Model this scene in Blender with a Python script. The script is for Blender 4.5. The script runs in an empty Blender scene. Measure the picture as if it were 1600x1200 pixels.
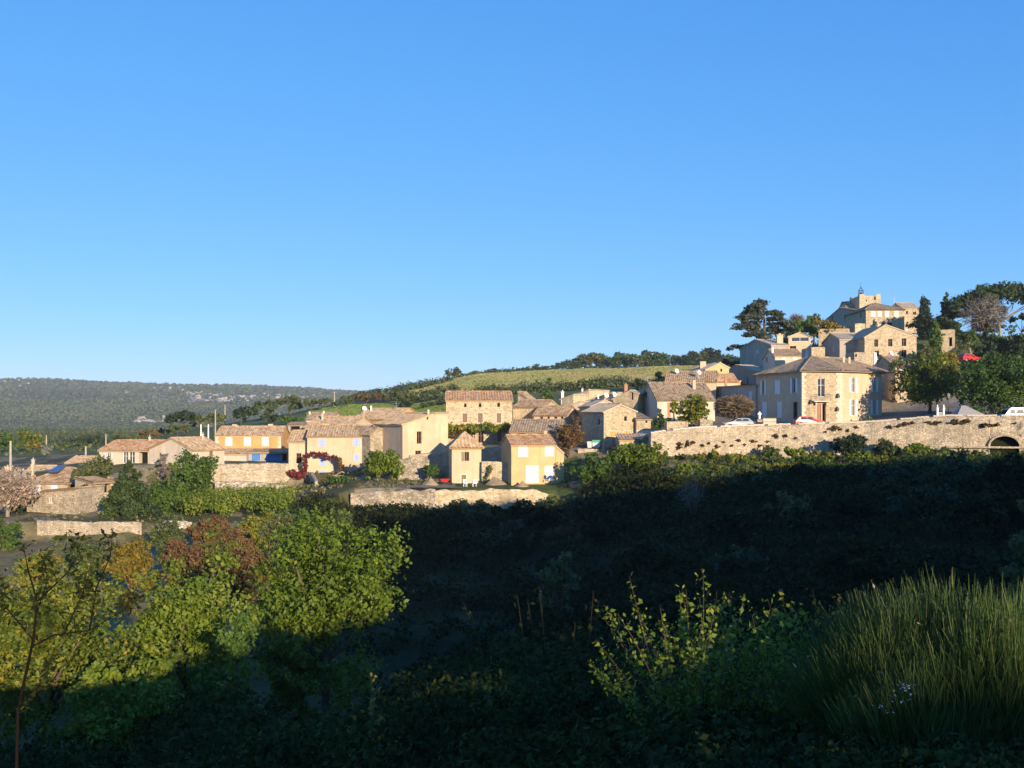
import bpy, math, random
import numpy as np
from mathutils import Vector

HZ = 652.0                      # picture row of the horizon, used to turn sight lines into metres
F = 1600.0
scene = bpy.context.scene
COL = scene.collection
R = math.radians
SUN_AZ, SUN_EL = R(25), R(11)    # to the right of straight behind the viewer / above the horizon
rg = np.random.default_rng(7)
random.seed(7)


def P(px, py, Y):
    return Vector(((px - 800) / F * Y, Y, (HZ - py) / F * Y))


def XY(px, Y):
    return Vector(((px - 800) / F * Y, Y, 0))


# ------------------------------------------------------------------ materials
def newmat(name):
    m = bpy.data.materials.new(name)
    m.use_nodes = True
    nt = m.node_tree
    b = nt.nodes['Principled BSDF']
    b.inputs['Roughness'].default_value = 0.9
    b.inputs['Specular IOR Level'].default_value = 0.2
    return m, nt, b


def N(nt, t, **kw):
    n = nt.nodes.new(t)
    for k, v in kw.items():
        if k.startswith('i_'):
            n.inputs[k[2:].replace('_', ' ')].default_value = v
        else:
            setattr(n, k, v)
    return n


def mixc(nt, fac, a, b, blend='MIX'):
    n = nt.nodes.new('ShaderNodeMix')
    n.data_type = 'RGBA'
    n.blend_type = blend
    for sock, val in ((n.inputs[0], fac), (n.inputs[6], a), (n.inputs[7], b)):
        if hasattr(val, 'is_output'):
            nt.links.new(val, sock)
        elif isinstance(val, (tuple, list)):
            sock.default_value = (*val[:3], 1)
        else:
            sock.default_value = val
    return n.outputs[2]


def ramp(nt, src, stops):
    n = nt.nodes.new('ShaderNodeValToRGB')
    e = n.color_ramp.elements
    while len(e) > 1:
        e.remove(e[-1])
    for i, (p, c) in enumerate(stops):
        el = e[0] if i == 0 else e.new(p)
        el.position = p
        c = c if isinstance(c, (tuple, list)) else (c, c, c)
        el.color = (*c[:3], 1)
    nt.links.new(src, n.inputs[0])
    return n.outputs[0]


def noise(nt, vec, scale, detail=4, rough=0.6):
    n = N(nt, 'ShaderNodeTexNoise')
    n.inputs['Scale'].default_value = scale
    n.inputs['Detail'].default_value = detail
    n.inputs['Roughness'].default_value = rough
    nt.links.new(vec, n.inputs['Vector'])
    return n.outputs['Fac']


def bump(nt, b, h, strength, dist):
    n = N(nt, 'ShaderNodeBump')
    n.inputs['Strength'].default_value = strength
    n.inputs['Distance'].default_value = dist
    nt.links.new(h, n.inputs['Height'])
    nt.links.new(n.outputs[0], b.inputs['Normal'])


def objvec(nt):
    tc = N(nt, 'ShaderNodeTexCoord')
    oi = N(nt, 'ShaderNodeObjectInfo')
    a = N(nt, 'ShaderNodeVectorMath', operation='ADD')
    nt.links.new(tc.outputs['Object'], a.inputs[0])
    s = N(nt, 'ShaderNodeVectorMath', operation='SCALE')
    s.inputs['Scale'].default_value = 40
    nt.links.new(oi.outputs['Random'], s.inputs[0])
    nt.links.new(s.outputs[0], a.inputs[1])
    return a.outputs[0]


def streak(nt, v, amt):
    s = N(nt, 'ShaderNodeVectorMath', operation='MULTIPLY')
    s.inputs[1].default_value = (1.3, 1.3, .16)
    nt.links.new(v, s.inputs[0])
    return ramp(nt, noise(nt, s.outputs[0], 1.0, 5, .65), [(.5, 0.0), (.72, amt)])


def stone(name, c1, c2, mortar, scale=2.4, stain=(0.16, 0.13, 0.09), stain_amt=0.45, edge=0.06):
    m, nt, b = newmat(name)
    v = objvec(nt)
    sc = N(nt, 'ShaderNodeVectorMath', operation='MULTIPLY')
    sc.inputs[1].default_value = (1, 1, 1.5)
    nt.links.new(v, sc.inputs[0])
    vo = N(nt, 'ShaderNodeTexVoronoi')
    vo.inputs['Scale'].default_value = scale
    nt.links.new(sc.outputs[0], vo.inputs['Vector'])
    ve = N(nt, 'ShaderNodeTexVoronoi', feature='DISTANCE_TO_EDGE')
    ve.inputs['Scale'].default_value = scale
    nt.links.new(sc.outputs[0], ve.inputs['Vector'])
    sep = N(nt, 'ShaderNodeSeparateColor')
    nt.links.new(vo.outputs['Color'], sep.inputs[0])
    dk = tuple(x * 0.62 for x in c1)
    base = ramp(nt, sep.outputs[0], [(0.0, dk), (0.25, c1), (0.75, c2), (1.0, tuple(min(1, x * 1.12) for x in c2))])
    big = noise(nt, v, 0.35, 5)
    base = mixc(nt, ramp(nt, big, [(0.42, 0.0), (0.7, stain_amt)]), base, stain)
    fine = noise(nt, v, 3.5, 4)
    base = mixc(nt, ramp(nt, fine, [(0.3, 0.5), (0.6, 0.0)]), base, tuple(x * 0.7 for x in c1))
    ed = ramp(nt, ve.outputs['Distance'], [(0.0, 0.85), (edge, 0.0)])
    base = mixc(nt, ed, base, mortar)
    base = mixc(nt, streak(nt, v, .55), base, tuple(x * .5 for x in c1))
    nt.links.new(base, b.inputs['Base Color'])
    h = ramp(nt, ve.outputs['Distance'], [(0.0, 0.0), (0.16, 1.0)])
    bump(nt, b, h, 0.8, 0.06)
    return m


def plaster(name, c, var=0.25, stain=None):
    m, nt, b = newmat(name)
    v = objvec(nt)
    n1 = noise(nt, v, 0.5, 6, 0.65)
    n2 = noise(nt, v, 5, 4)
    d = stain or tuple(x * (1 - var) * 0.85 for x in c)
    base = mixc(nt, ramp(nt, n1, [(0.35, 0.0), (0.72, 0.8)]), c, d)
    base = mixc(nt, ramp(nt, n2, [(0.3, 0.35), (0.6, 0.0)]), base, tuple(x * 0.75 for x in c))
    base = mixc(nt, streak(nt, v, .45), base, tuple(x * q for x, q in zip(c, (.5, .48, .46))))
    nt.links.new(base, b.inputs['Base Color'])
    bump(nt, b, n2, 0.3, 0.03)
    return m


def tiles(name, cols, lichen=(0.33, 0.28, 0.19), lich=0.5):
    m, nt, b = newmat(name)
    uv = N(nt, 'ShaderNodeUVMap')
    s = N(nt, 'ShaderNodeVectorMath', operation='DIVIDE')
    s.inputs[1].default_value = (0.38, 0.5, 1)
    nt.links.new(uv.outputs[0], s.inputs[0])
    fl = N(nt, 'ShaderNodeVectorMath', operation='FLOOR')
    nt.links.new(s.outputs[0], fl.inputs[0])
    wn = N(nt, 'ShaderNodeTexWhiteNoise', noise_dimensions='2D')
    nt.links.new(fl.outputs[0], wn.inputs['Vector'])
    k = len(cols)
    base = ramp(nt, wn.outputs['Value'], [(i / (k - 1), c) for i, c in enumerate(cols)])
    n1 = noise(nt, uv.outputs[0], 0.6, 6, 0.7)
    base = mixc(nt, ramp(nt, n1, [(0.4, 0.0), (0.68, lich)]), base, lichen)
    n2 = noise(nt, uv.outputs[0], 2.2, 4)
    base = mixc(nt, ramp(nt, n2, [(0.56, 0.0), (0.74, 0.7)]), base, tuple(x * 0.35 for x in cols[0]))
    # the shadow line is real geometry; here only the relief of the laps
    sep = N(nt, 'ShaderNodeSeparateXYZ')
    fr = N(nt, 'ShaderNodeVectorMath', operation='FRACTION')
    nt.links.new(s.outputs[0], fr.inputs[0])
    nt.links.new(fr.outputs[0], sep.inputs[0])
    nt.links.new(base, b.inputs['Base Color'])
    bump(nt, b, sep.outputs['Y'], 0.7, 0.05)
    return m


def plain(name, c, rough=0.6, metal=0.0, var=0.12, spec=0.3):
    m, nt, b = newmat(name)
    v = objvec(nt)
    n1 = noise(nt, v, 4, 4)
    base = mixc(nt, ramp(nt, n1, [(0.35, 0.0), (0.7, 1.0)]), c, tuple(x * (1 - var) for x in c))
    nt.links.new(base, b.inputs['Base Color'])
    b.inputs['Roughness'].default_value = rough
    b.inputs['Metallic'].default_value = metal
    b.inputs['Specular IOR Level'].default_value = spec
    return m


def leafmat(name, stops, trans=0.3, rough=0.55, spec=0.25):
    m, nt, b = newmat(name)
    at = N(nt, 'ShaderNodeAttribute', attribute_name='tint')
    k = len(stops)
    base = ramp(nt, at.outputs['Fac'], [(i / (k - 1), c) for i, c in enumerate(stops)])
    nt.links.new(base, b.inputs['Base Color'])
    b.inputs['Roughness'].default_value = rough
    b.inputs['Specular IOR Level'].default_value = spec
    tr = N(nt, 'ShaderNodeBsdfTranslucent')
    nt.links.new(mixc(nt, 1.0, base, (1.0, 0.95, 0.45), 'MULTIPLY'), tr.inputs['Color'])
    mx = N(nt, 'ShaderNodeMixShader')
    mx.inputs[0].default_value = trans
    nt.links.new(b.outputs[0], mx.inputs[1])
    nt.links.new(tr.outputs[0], mx.inputs[2])
    nt.links.new(mx.outputs[0], nt.nodes['Material Output'].inputs['Surface'])
    return m


M = {}
M['stone'] = stone('warm_rubble_stone', (0.58, 0.46, 0.29), (0.70, 0.57, 0.38), (0.58, 0.46, 0.30), 3.0, stain_amt=0.25)
M['stone_tan'] = stone('tan_coursed_stone', (0.52, 0.41, 0.26), (0.63, 0.50, 0.33), (0.55, 0.44, 0.29), 3.2, stain_amt=0.25)
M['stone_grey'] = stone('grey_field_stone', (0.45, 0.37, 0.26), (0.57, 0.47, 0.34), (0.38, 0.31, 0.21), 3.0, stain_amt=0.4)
M['stone_pale'] = stone('pale_limestone_wall', (0.52, 0.43, 0.30), (0.66, 0.55, 0.40), (0.34, 0.27, 0.18), 2.9, stain=(0.22, 0.18, 0.12), stain_amt=0.5)
M['rock'] = stone('broken_pale_stone', (0.44, 0.37, 0.28), (0.66, 0.58, 0.46), (0.16, 0.12, 0.08), 2.4, stain=(0.15, 0.13, 0.08), stain_amt=0.6, edge=0.08)
M['ochre'] = plaster('ochre_plaster', (0.64, 0.37, 0.14))
M['yellow'] = plaster('yellow_plaster', (0.67, 0.46, 0.23), 0.16)
M['cream'] = plaster('cream_plaster', (0.66, 0.56, 0.42), 0.2)
M['sand'] = plaster('sand_plaster', (0.64, 0.50, 0.33), 0.22)
M['peach'] = plaster('peach_plaster', (0.66, 0.50, 0.33), 0.2)
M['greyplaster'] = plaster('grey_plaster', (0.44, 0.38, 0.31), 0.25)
M['concrete'] = plaster('pale_concrete', (0.55, 0.51, 0.44), 0.2)
M['t_sand'] = tiles('sandy_roof_tiles', [(0.27, 0.15, 0.07), (0.56, 0.38, 0.20), (0.64, 0.45, 0.25), (0.45, 0.26, 0.13), (0.67, 0.51, 0.31)])
M['t_red'] = tiles('orange_roof_tiles', [(0.34, 0.15, 0.06), (0.54, 0.28, 0.13), (0.62, 0.42, 0.23), (0.45, 0.23, 0.10)], lich=0.35)
M['t_brown'] = tiles('brown_roof_tiles', [(0.24, 0.14, 0.065), (0.43, 0.27, 0.14), (0.54, 0.38, 0.22), (0.33, 0.19, 0.10)], lich=0.4)
M['t_grey'] = tiles('weathered_grey_tiles', [(0.17, 0.11, 0.06), (0.37, 0.25, 0.145), (0.47, 0.34, 0.21), (0.27, 0.175, 0.10)], (0.34, 0.29, 0.20), 0.55)
M['t_pale'] = tiles('pale_roof_tiles', [(0.50, 0.40, 0.28), (0.58, 0.46, 0.32), (0.44, 0.32, 0.21), (0.62, 0.52, 0.38)])
M['white'] = plain('white_paint', (0.80, 0.79, 0.76), 0.5)
M['greywhite'] = plain('grey_white_paint', (0.56, 0.57, 0.58), 0.55)
M['blue'] = plain('lavender_blue_paint', (0.36, 0.45, 0.76), 0.55)
M['paleblue'] = plain('pale_blue_paint', (0.55, 0.60, 0.74), 0.55)
M['lilac'] = plain('faded_lilac_paint', (0.52, 0.48, 0.58), 0.6)
M['tarp'] = plain('blue_tarpaulin', (0.08, 0.24, 0.62), 0.5, var=0.3)
M['brownpaint'] = plain('brown_paint', (0.22, 0.14, 0.09), 0.6)
M['doorwood'] = plain('varnished_door_wood', (0.30, 0.12, 0.05), 0.45)
M['orangewood'] = plain('orange_wood', (0.62, 0.33, 0.10), 0.55)
M['wood'] = plain('grey_timber', (0.28, 0.22, 0.16), 0.8, var=0.35)
M['dark'] = plain('shade_black_interior', (0.018, 0.016, 0.015), 0.9, spec=0.05)  # near-black sheet colour standing in for the shade inside openings
M['glass'] = plain('window_glass', (0.05, 0.06, 0.075), 0.08, spec=0.6)
M['trim'] = plain('pale_dressed_stone', (0.62, 0.54, 0.42), 0.8)
M['terra'] = plain('terracotta', (0.48, 0.24, 0.13), 0.8, var=0.25)
M['iron'] = plain('dark_iron', (0.035, 0.035, 0.04), 0.5, 0.6)
M['greymetal'] = plain('grey_metal', (0.36, 0.36, 0.35), 0.5, 0.3)
M['pole'] = plain('weathered_pole', (0.46, 0.40, 0.31), 0.8, var=0.3)
M['panel'] = plain('solar_cell_glass', (0.07, 0.10, 0.22), 0.2, spec=0.5)
M['carred'] = plain('red_car_paint', (0.55, 0.03, 0.03), 0.25, spec=0.5, var=0.03)
M['carsilver'] = plain('silver_car_paint', (0.22, 0.24, 0.27), 0.3, 0.3, var=0.03)
M['carwhite'] = plain('white_car_paint', (0.80, 0.80, 0.80), 0.25, spec=0.5, var=0.03)
M['rubber'] = plain('tyre_rubber', (0.02, 0.02, 0.02), 0.8)
M['lamp'] = plain('headlamp_glass', (0.7, 0.7, 0.72), 0.15, spec=0.6)
M['canvas'] = plain('grey_canvas', (0.30, 0.29, 0.29), 0.8)
M['binwhite'] = plain('white_bin_plastic', (0.74, 0.75, 0.74), 0.5)
M['bingreen'] = plain('green_bin_plastic', (0.10, 0.34, 0.22), 0.5)
M['bark'] = plain('brown_bark', (0.13, 0.095, 0.065), 0.95, var=0.4)
M['barkpale'] = plain('pale_bark', (0.34, 0.29, 0.23), 0.95, var=0.35)
M['barkshade'] = plain('shade_toned_bark', (0.014, 0.012, 0.010), 0.95, var=0.3, spec=0.0)  # near-black bark: shade put into the sapling's colour
M['soil'] = plaster('loose_earth', (0.36, 0.27, 0.17), 0.35)
M['asphalt'] = plain('old_asphalt', (0.10, 0.095, 0.09), 0.9, var=0.25)

M['l_dark'] = leafmat('dark_evergreen_leaf', [(0.018, 0.032, 0.012), (0.03, 0.052, 0.018), (0.045, 0.07, 0.022)], 0.15)
M['l_oak'] = leafmat('oak_leaf', [(0.05, 0.075, 0.024), (0.08, 0.11, 0.034), (0.115, 0.135, 0.045), (0.15, 0.155, 0.055)], 0.25)
M['l_green'] = leafmat('fresh_green_leaf', [(0.04, 0.08, 0.014), (0.07, 0.13, 0.022), (0.10, 0.17, 0.028), (0.14, 0.20, 0.04)], 0.3)
M['l_lime'] = leafmat('lime_green_leaf', [(0.085, 0.135, 0.014), (0.14, 0.20, 0.02), (0.19, 0.25, 0.03), (0.26, 0.28, 0.04)], 0.35)
M['l_autumn'] = leafmat('turning_leaf', [(0.08, 0.12, 0.016), (0.15, 0.19, 0.024), (0.24, 0.255, 0.034), (0.32, 0.26, 0.036), (0.34, 0.21, 0.034)], 0.35)
M['l_yellow'] = leafmat('yellow_leaf', [(0.16, 0.13, 0.02), (0.28, 0.20, 0.03), (0.36, 0.25, 0.035)], 0.3)
M['l_rust'] = leafmat('rust_leaf', [(0.09, 0.06, 0.025), (0.14, 0.08, 0.035), (0.20, 0.105, 0.045), (0.13, 0.12, 0.03)], 0.2)
M['l_red'] = leafmat('red_creeper_leaf', [(0.10, 0.018, 0.02), (0.17, 0.03, 0.03), (0.24, 0.055, 0.04)], 0.2)
M['l_pink'] = leafmat('pale_dry_twig', [(0.27, 0.19, 0.13), (0.38, 0.28, 0.20), (0.48, 0.37, 0.27)], 0.1)
M['l_twig'] = leafmat('brown_twig', [(0.13, 0.095, 0.06), (0.20, 0.15, 0.09), (0.28, 0.21, 0.13)], 0.1)
M['l_mauve'] = leafmat('mauve_twig', [(0.12, 0.10, 0.08), (0.18, 0.152, 0.125), (0.25, 0.215, 0.175)], 0.1)
M['l_pine'] = leafmat('pine_needles', [(0.025, 0.045, 0.014), (0.045, 0.075, 0.02), (0.075, 0.105, 0.028)], 0.12)
M['l_cedar'] = leafmat('blue_cedar_needles', [(0.03, 0.042, 0.028), (0.055, 0.072, 0.045), (0.09, 0.10, 0.065)], 0.1)
M['l_broom'] = leafmat('broom_stem', [(0.03, 0.06, 0.014), (0.055, 0.10, 0.022), (0.085, 0.135, 0.03), (0.15, 0.16, 0.05)], 0.15)
M['l_shade'] = leafmat('shade_toned_undergrowth_leaf', [(0.011, 0.016, 0.006), (0.019, 0.027, 0.008), (0.03, 0.038, 0.011), (0.046, 0.054, 0.014)], 0.12, .8, .06)  # leaf colour darkened to put the slope's shade into the undergrowth
M['l_thicket'] = leafmat('shade_toned_thicket_leaf', [(0.016, 0.026, 0.009), (0.028, 0.045, 0.013), (0.044, 0.062, 0.017), (0.068, 0.08, 0.02)], 0.15, .8, .06)  # greener variant, likewise darkened in colour for the shaded bank
M['l_silver'] = leafmat('silvery_leaf', [(0.12, 0.14, 0.10), (0.18, 0.20, 0.15), (0.24, 0.26, 0.20)], 0.15)


# ------------------------------------------------------------------ mesh helpers
def link(o, parent=None):
    COL.objects.link(o)
    if parent is not None:
        o.parent = parent
    return o


def quads_obj(name, V, Q, mat, parent=None, loc=None, tint=None, uv=None, smooth=False):
    V = np.asarray(V, dtype=np.float32)
    Q = np.asarray(Q, dtype=np.int32)
    me = bpy.data.meshes.new(name)
    me.vertices.add(len(V))
    me.vertices.foreach_set('co', V.ravel())
    k = Q.shape[1]
    me.loops.add(Q.size)
    me.loops.foreach_set('vertex_index', Q.ravel())
    me.polygons.add(len(Q))
    me.polygons.foreach_set('loop_start', np.arange(0, Q.size, k, dtype=np.int32))
    if smooth:
        me.polygons.foreach_set('use_smooth', np.ones(len(Q), dtype=bool))
    if tint is not None:
        a = me.attributes.new('tint', 'FLOAT', 'FACE')
        a.data.foreach_set('value', np.asarray(tint, dtype=np.float32))
    if uv is not None:
        l = me.uv_layers.new(name='UVMap')
        l.data.foreach_set('uv', np.asarray(uv, dtype=np.float32)[Q.ravel()].ravel())
    me.update(calc_edges=True)
    me.materials.append(mat)
    o = bpy.data.objects.new(name, me)
    if loc is not None:
        o.location = loc
    return link(o, parent)


class MB:
    def __init__(self):
        self.v, self.f, self.uv = [], [], []

    def add(self, pts, faces, uvs=None):
        b = len(self.v)
        self.v += [tuple(p) for p in pts]
        self.uv += [tuple(u) for u in uvs] if uvs else [(0, 0)] * len(pts)
        self.f += [tuple(b + i for i in f) for f in faces]

    def poly(self, pts, uvs=None):
        self.add(pts, [tuple(range(len(pts)))], uvs)

    def box(self, c, d, ax=None, ay=None):
        """centre c, full size d; ax / ay optional horizontal axes"""
        c = Vector(c)
        ax = Vector(ax) if ax is not None else Vector((1, 0, 0))
        ay = Vector(ay) if ay is not None else Vector((-ax.y, ax.x, 0))
        az = Vector((0, 0, 1))
        p = []
        for sz in (-.5, .5):
            for sx, sy in ((-.5, -.5), (.5, -.5), (.5, .5), (-.5, .5)):
                p.append(c + ax * (sx * d[0]) + ay * (sy * d[1]) + az * (sz * d[2]))
        self.add(p, [(3, 2, 1, 0), (4, 5, 6, 7), (0, 1, 5, 4), (1, 2, 6, 5), (2, 3, 7, 6), (3, 0, 4, 7)])

    def tube(self, pts, rad, n=6):
        pts = [Vector(p) for p in pts]
        rads = rad if isinstance(rad, (list, tuple)) else [rad] * len(pts)
        rings = []
        for i, p in enumerate(pts):
            t = (pts[min(i + 1, len(pts) - 1)] - pts[max(i - 1, 0)])
            t.normalize()
            s = t.cross(Vector((0.31, 0.17, 0.94)) if abs(t.z) < 0.9 else Vector((1, 0, 0))).normalized()
            u = t.cross(s)
            rings.append([p + (s * math.cos(2 * math.pi * k / n) + u * math.sin(2 * math.pi * k / n)) * rads[i] for k in range(n)])
        V = [q for r in rings for q in r]
        Fc = []
        for i in range(len(pts) - 1):
            for k in range(n):
                a, b = i * n + k, i * n + (k + 1) % n
                Fc.append((a, b, b + n, a + n))
        Fc.append(tuple(range(n))[::-1])
        Fc.append(tuple((len(pts) - 1) * n + k for k in range(n)))
        self.add(V, Fc)

    def build(self, name, mat, parent=None, origin=(0, 0, 0), loc=None, uv=False, smooth=False):
        me = bpy.data.meshes.new(name)
        o3 = Vector(origin)
        me.from_pydata([Vector(p) - o3 for p in self.v], [], self.f)
        if uv:
            l = me.uv_layers.new(name='UVMap')
            for lp in me.loops:
                l.data[lp.index].uv = self.uv[lp.vertex_index]
        if smooth:
            me.polygons.foreach_set('use_smooth', [True] * len(me.polygons))
        me.materials.append(mat)
        me.update()
        o = bpy.data.objects.new(name, me)
        if loc is not None:
            o.location = loc
        return link(o, parent)


def tag(o, label, cat, group=None, kind=None):
    o['label'] = label
    o['category'] = cat
    if group:
        o['group'] = group
    if kind:
        o['kind'] = kind
    return o


GROUPS = {'house': 'houses of the village', 'car': 'parked cars', 'bin': 'bins at the lane end', 'chair': 'garden chairs', 'castle': 'castle on the hilltop', 'bush': 'bushes among the houses', 'outbuilding': 'outbuildings of the village', 'climber': 'climbing plants on the houses'}


def thing(name, label, cat, loc, group=None):
    group = group or GROUPS.get(cat)
    o = bpy.data.objects.new(name, None)
    o.empty_display_size = 0.3
    o.location = loc
    link(o)
    return tag(o, label, cat, group)


def struct(o):
    o['kind'] = 'structure'
    return o


# ------------------------------------------------------------------ value noise for geometry
def vnoise(x, y, seed=0):
    x = np.asarray(x, float)
    y = np.asarray(y, float)
    xi, yi = np.floor(x), np.floor(y)
    xf, yf = x - xi, y - yi

    def h(a, b):
        n = np.sin(a * 127.1 + b * 311.7 + seed * 74.7) * 43758.5453
        return n - np.floor(n)
    sx, sy = xf * xf * (3 - 2 * xf), yf * yf * (3 - 2 * yf)
    return (h(xi, yi) * (1 - sx) + h(xi + 1, yi) * sx) * (1 - sy) + (h(xi, yi + 1) * (1 - sx) + h(xi + 1, yi + 1) * sx) * sy


def fbm(x, y, seed=0, o=4):
    s, a, t = 0, 0.5, 0
    for i in range(o):
        s = s + a * vnoise(x * 2 ** i, y * 2 ** i, seed + i)
        t += a
        a *= 0.5
    return s / t


# ------------------------------------------------------------------ terrain
NEARY = [2, 6, 12, 20, 32, 45, 60, 80]
FARY = [165, 190, 225, 260, 320, 400, 480, 600, 1000, 1600, 3000, 4500, 9000]
NL = [-1.9, -2.9, -5.4, -8.7, -11.6, -13.3, -14.4, -14]
NM = [-1.8, -2.7, -5.0, -8.4, -11.6, -13.6, -14.8, -14.4]
NR = [-1.7, -2.3, -3.7, -7, -11, -13, -13.8, -12.8]
TAB = [
    (-800, NL, [(100, -12.5), (104, -12.4), (106, -11), (125, -10), (146, -9), (149, -8.5)], [-8.5, -8.5, -9, -9.5, -10, -10.5, -11, -11.5, -13, -9, 112, 125, 125]),
    (0, NL, [(100, -12.6), (104.3, -12.5), (106.3, -10.9), (115, -10.8), (140, -9.5), (148, -8.6)], [-8.3, -8, -8, -8.5, -9, -10, -10.5, -11.5, -13, -9, 112, 122, 122]),
    (200, NL, [(98, -12.6), (103.5, -12.4), (105.5, -10.9), (118, -10.6), (142, -9), (148, -7)], [-6.8, -6.8, -7, -7.5, -8, -9, -10, -11, -13, -9, 98, 105, 105]),
    (300, NL, [(100, -12.3), (108, -12), (112, -11.8), (130, -11.5), (147, -11.2), (148.5, -6.9)], [-7, -6.6, -5, -4, -4, -5, -7, -9, -12, -9, 92, 98, 98]),
    (450, NL, [(100, -12.2), (112, -11.7), (118, -11.4), (138, -10.8), (148.5, -10.2), (150, -8.2)], [-7.2, -5.5, -2.5, -1, 1, 1, -2, -6, -12, -9, 86, 90, 90]),
    (550, NM, [(105, -12.6), (128.7, -12), (130.3, -9.2), (140, -8.7), (149, -8.3), (150.5, -8.2)], [-6.5, -3, -.5, 1.5, 4, 6.5, 8, 6, -5, -5, 75, 80, 80]),
    (650, NM, [(105, -13), (128.7, -12), (130.3, -9.2), (140, -8.9), (145.6, -8.7), (147, -5.3)], [-4.8, -3, -1.2, .5, 4, 9, 14, 12, 2, 0, 60, 60, 60]),
    (750, NM, [(105, -13.2), (128.7, -12), (130.3, -9.2), (139, -8.9), (146, -8.7), (147.4, -4.6)], [-4.2, -1.5, 2, 4, 7.5, 14, 20, 23, 15, 10, 50, 50, 50]),
    (870, NM, [(105, -12.8), (128.7, -12), (130.3, -9.3), (137, -8.8), (145, -7), (148, -5)], [-2.5, .5, 3.5, 5.5, 9, 15, 22, 27, 22, 15, 40, 40, 40]),
    (950, NM, [(105, -11.8), (120, -10), (126, -8.6), (134, -7.5), (142, -5.6), (148, -4.6)], [-2.5, 1.5, 4.5, 6.5, 10, 16, 22.5, 28, 24, 15, 40, 40, 40]),
    (1017, NR, [(105, -11), (120, -9), (128, -7.3), (134, -5.8), (137.2, -5.2), (138.8, -2.6)], [-1.3, 1.5, 5, 7, 11, 17, 23.5, 28.5, 24, 15, 40, 40, 40]),
    (1200, NR, [(105, -10), (120, -8.3), (128, -7), (134, -6.2), (138.4, -5.7), (140, -1.6)], [-.5, 5, 13, 16, 20, 22, 24, 27, 24, 15, 40, 40, 40]),
    (1350, NR, [(103, -9.6), (118, -8), (127, -6.6), (133, -5.7), (136.4, -5.3), (138, -1.35)], [.5, 8, 16, 21, 24, 25, 25, 25, 24, 15, 40, 40, 40]),
    (1450, NR, [(101, -9), (114, -7.2), (122, -5.9), (129, -5.1), (133.4, -4.8), (135, -1.05)], [2, 9.5, 17, 21, 22, 22, 22, 22, 22, 15, 40, 40, 40]),
    (1600, NR, [(98, -8.5), (110, -6.8), (118, -5.6), (125, -4.8), (129.4, -4.5), (131, -.8)], [2.5, 9, 16, 20, 21, 21, 21, 21, 21, 15, 40, 40, 40]),
    (2400, NR, [(85, -7.5), (95, -6.2), (104, -5.2), (112, -4.6), (118, -4.2), (120, -.7)], [5, 12, 18, 22, 25, 25, 25, 25, 25, 20, 40, 40, 40]),
]
T_PX = np.array([t[0] for t in TAB], float)
T_Y = np.array([[*NEARY, *[a for a, b in t[2]], *FARY] for t in TAB], float)
T_Z = np.array([[*t[1], *[b for a, b in t[2]], *t[3]] for t in TAB], float)


def ray_limit(t):
    """height above the eye, over the line through the viewer, below which the hill behind him shades"""
    pts = [(-60, -2.4), (0, -2.4), (2.4, -2.15), (3.0, -1.7), (3.7, -.9), (5.2, -.75), (6.3, -.72), (8, -.9), (8.8, -1.0), (10, -.65), (12.5, -.75), (14, -.35), (17, .2), (19.5, 2), (24.5, 5.5), (29, 7), (31.6, 9), (40, 11.3),
           (47, 12.1), (56, 12.1), (59.5, 10.7), (66, 10.8), (73, 11.9), (80, 12.6), (88, 12.8), (96, 12.9), (105, 12.5), (113, 11.4), (120, 10.5), (130, 10)]
    return np.interp(t, [p[0] for p in pts], [p[1] for p in pts])


SX, SY = math.sin(SUN_AZ), -math.cos(SUN_AZ)     # horizontal direction towards the sun
TE = math.tan(SUN_EL)
RIDGE = 60.0


def ground_h(x, y):
    x = np.asarray(x, float)
    y = np.asarray(y, float)
    yy = np.maximum(y, 2.0)
    px = np.clip(800 + F * x / yy, -800, 2400)
    i = np.clip(np.searchsorted(T_PX, px, side='right') - 1, 0, len(T_PX) - 2)
    w = (px - T_PX[i]) / (T_PX[i + 1] - T_PX[i])
    z = np.zeros_like(px)
    Yk = T_Y[i] * (1 - w)[..., None] + T_Y[i + 1] * w[..., None]
    Zk = T_Z[i] * (1 - w)[..., None] + T_Z[i + 1] * w[..., None]
    z = Zk[..., 0].copy()
    for k in range(Yk.shape[-1] - 1):
        a, b = Yk[..., k], Yk[..., k + 1]
        f = np.clip((yy - a) / np.maximum(b - a, 1e-6), 0, 1)
        z = np.where(yy >= a, Zk[..., k] * (1 - f) + Zk[..., k + 1] * f, z)
    z = np.where(y < 2, -1.8 - 0.02 * np.clip(2 - y, 0, 60), z)
    far = np.clip((yy - 300) / 400, 0, 1)
    z = z + (fbm(x * 0.08, y * 0.08, 3) - 0.5) * 0.9 * np.clip((yy - 20) / 30, 0.15, 1) + (fbm(x * 0.006, y * 0.006, 9) - 0.5) * 14 * np.clip((yy - 1100) / 800, 0, 1) + (fbm(x * 0.02, y * 0.02, 5) - .5) * 3 * far
    # the hill behind the viewer, whose shadow lies over the valley
    s = -(x * SX + y * SY)
    t = x * (-SY) + y * SX
    calm = np.clip(np.maximum((t - 9) / 6, (3 - t) / 2), .22, 1)
    top = ray_limit(t) + TE * RIDGE + calm * ((fbm(t * 0.16, s * 0 + 0.5, 21) - 0.5) * 1.6 + (vnoise(t * 0.7, s * 0 + .5, 4) - .5) * 2.0 + (vnoise(t * 2.1, s * 0 + .5, 8) - .5) * 1.0)
    rz = top - np.abs(s + RIDGE) * np.where(s > -RIDGE, 0.55, 0.02)
    return np.where(s < -4, np.maximum(z, rz), z)


def gz(px, Y):
    return float(ground_h(np.array([(px - 800) / F * Y]), np.array([float(Y)]))[0])


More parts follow.
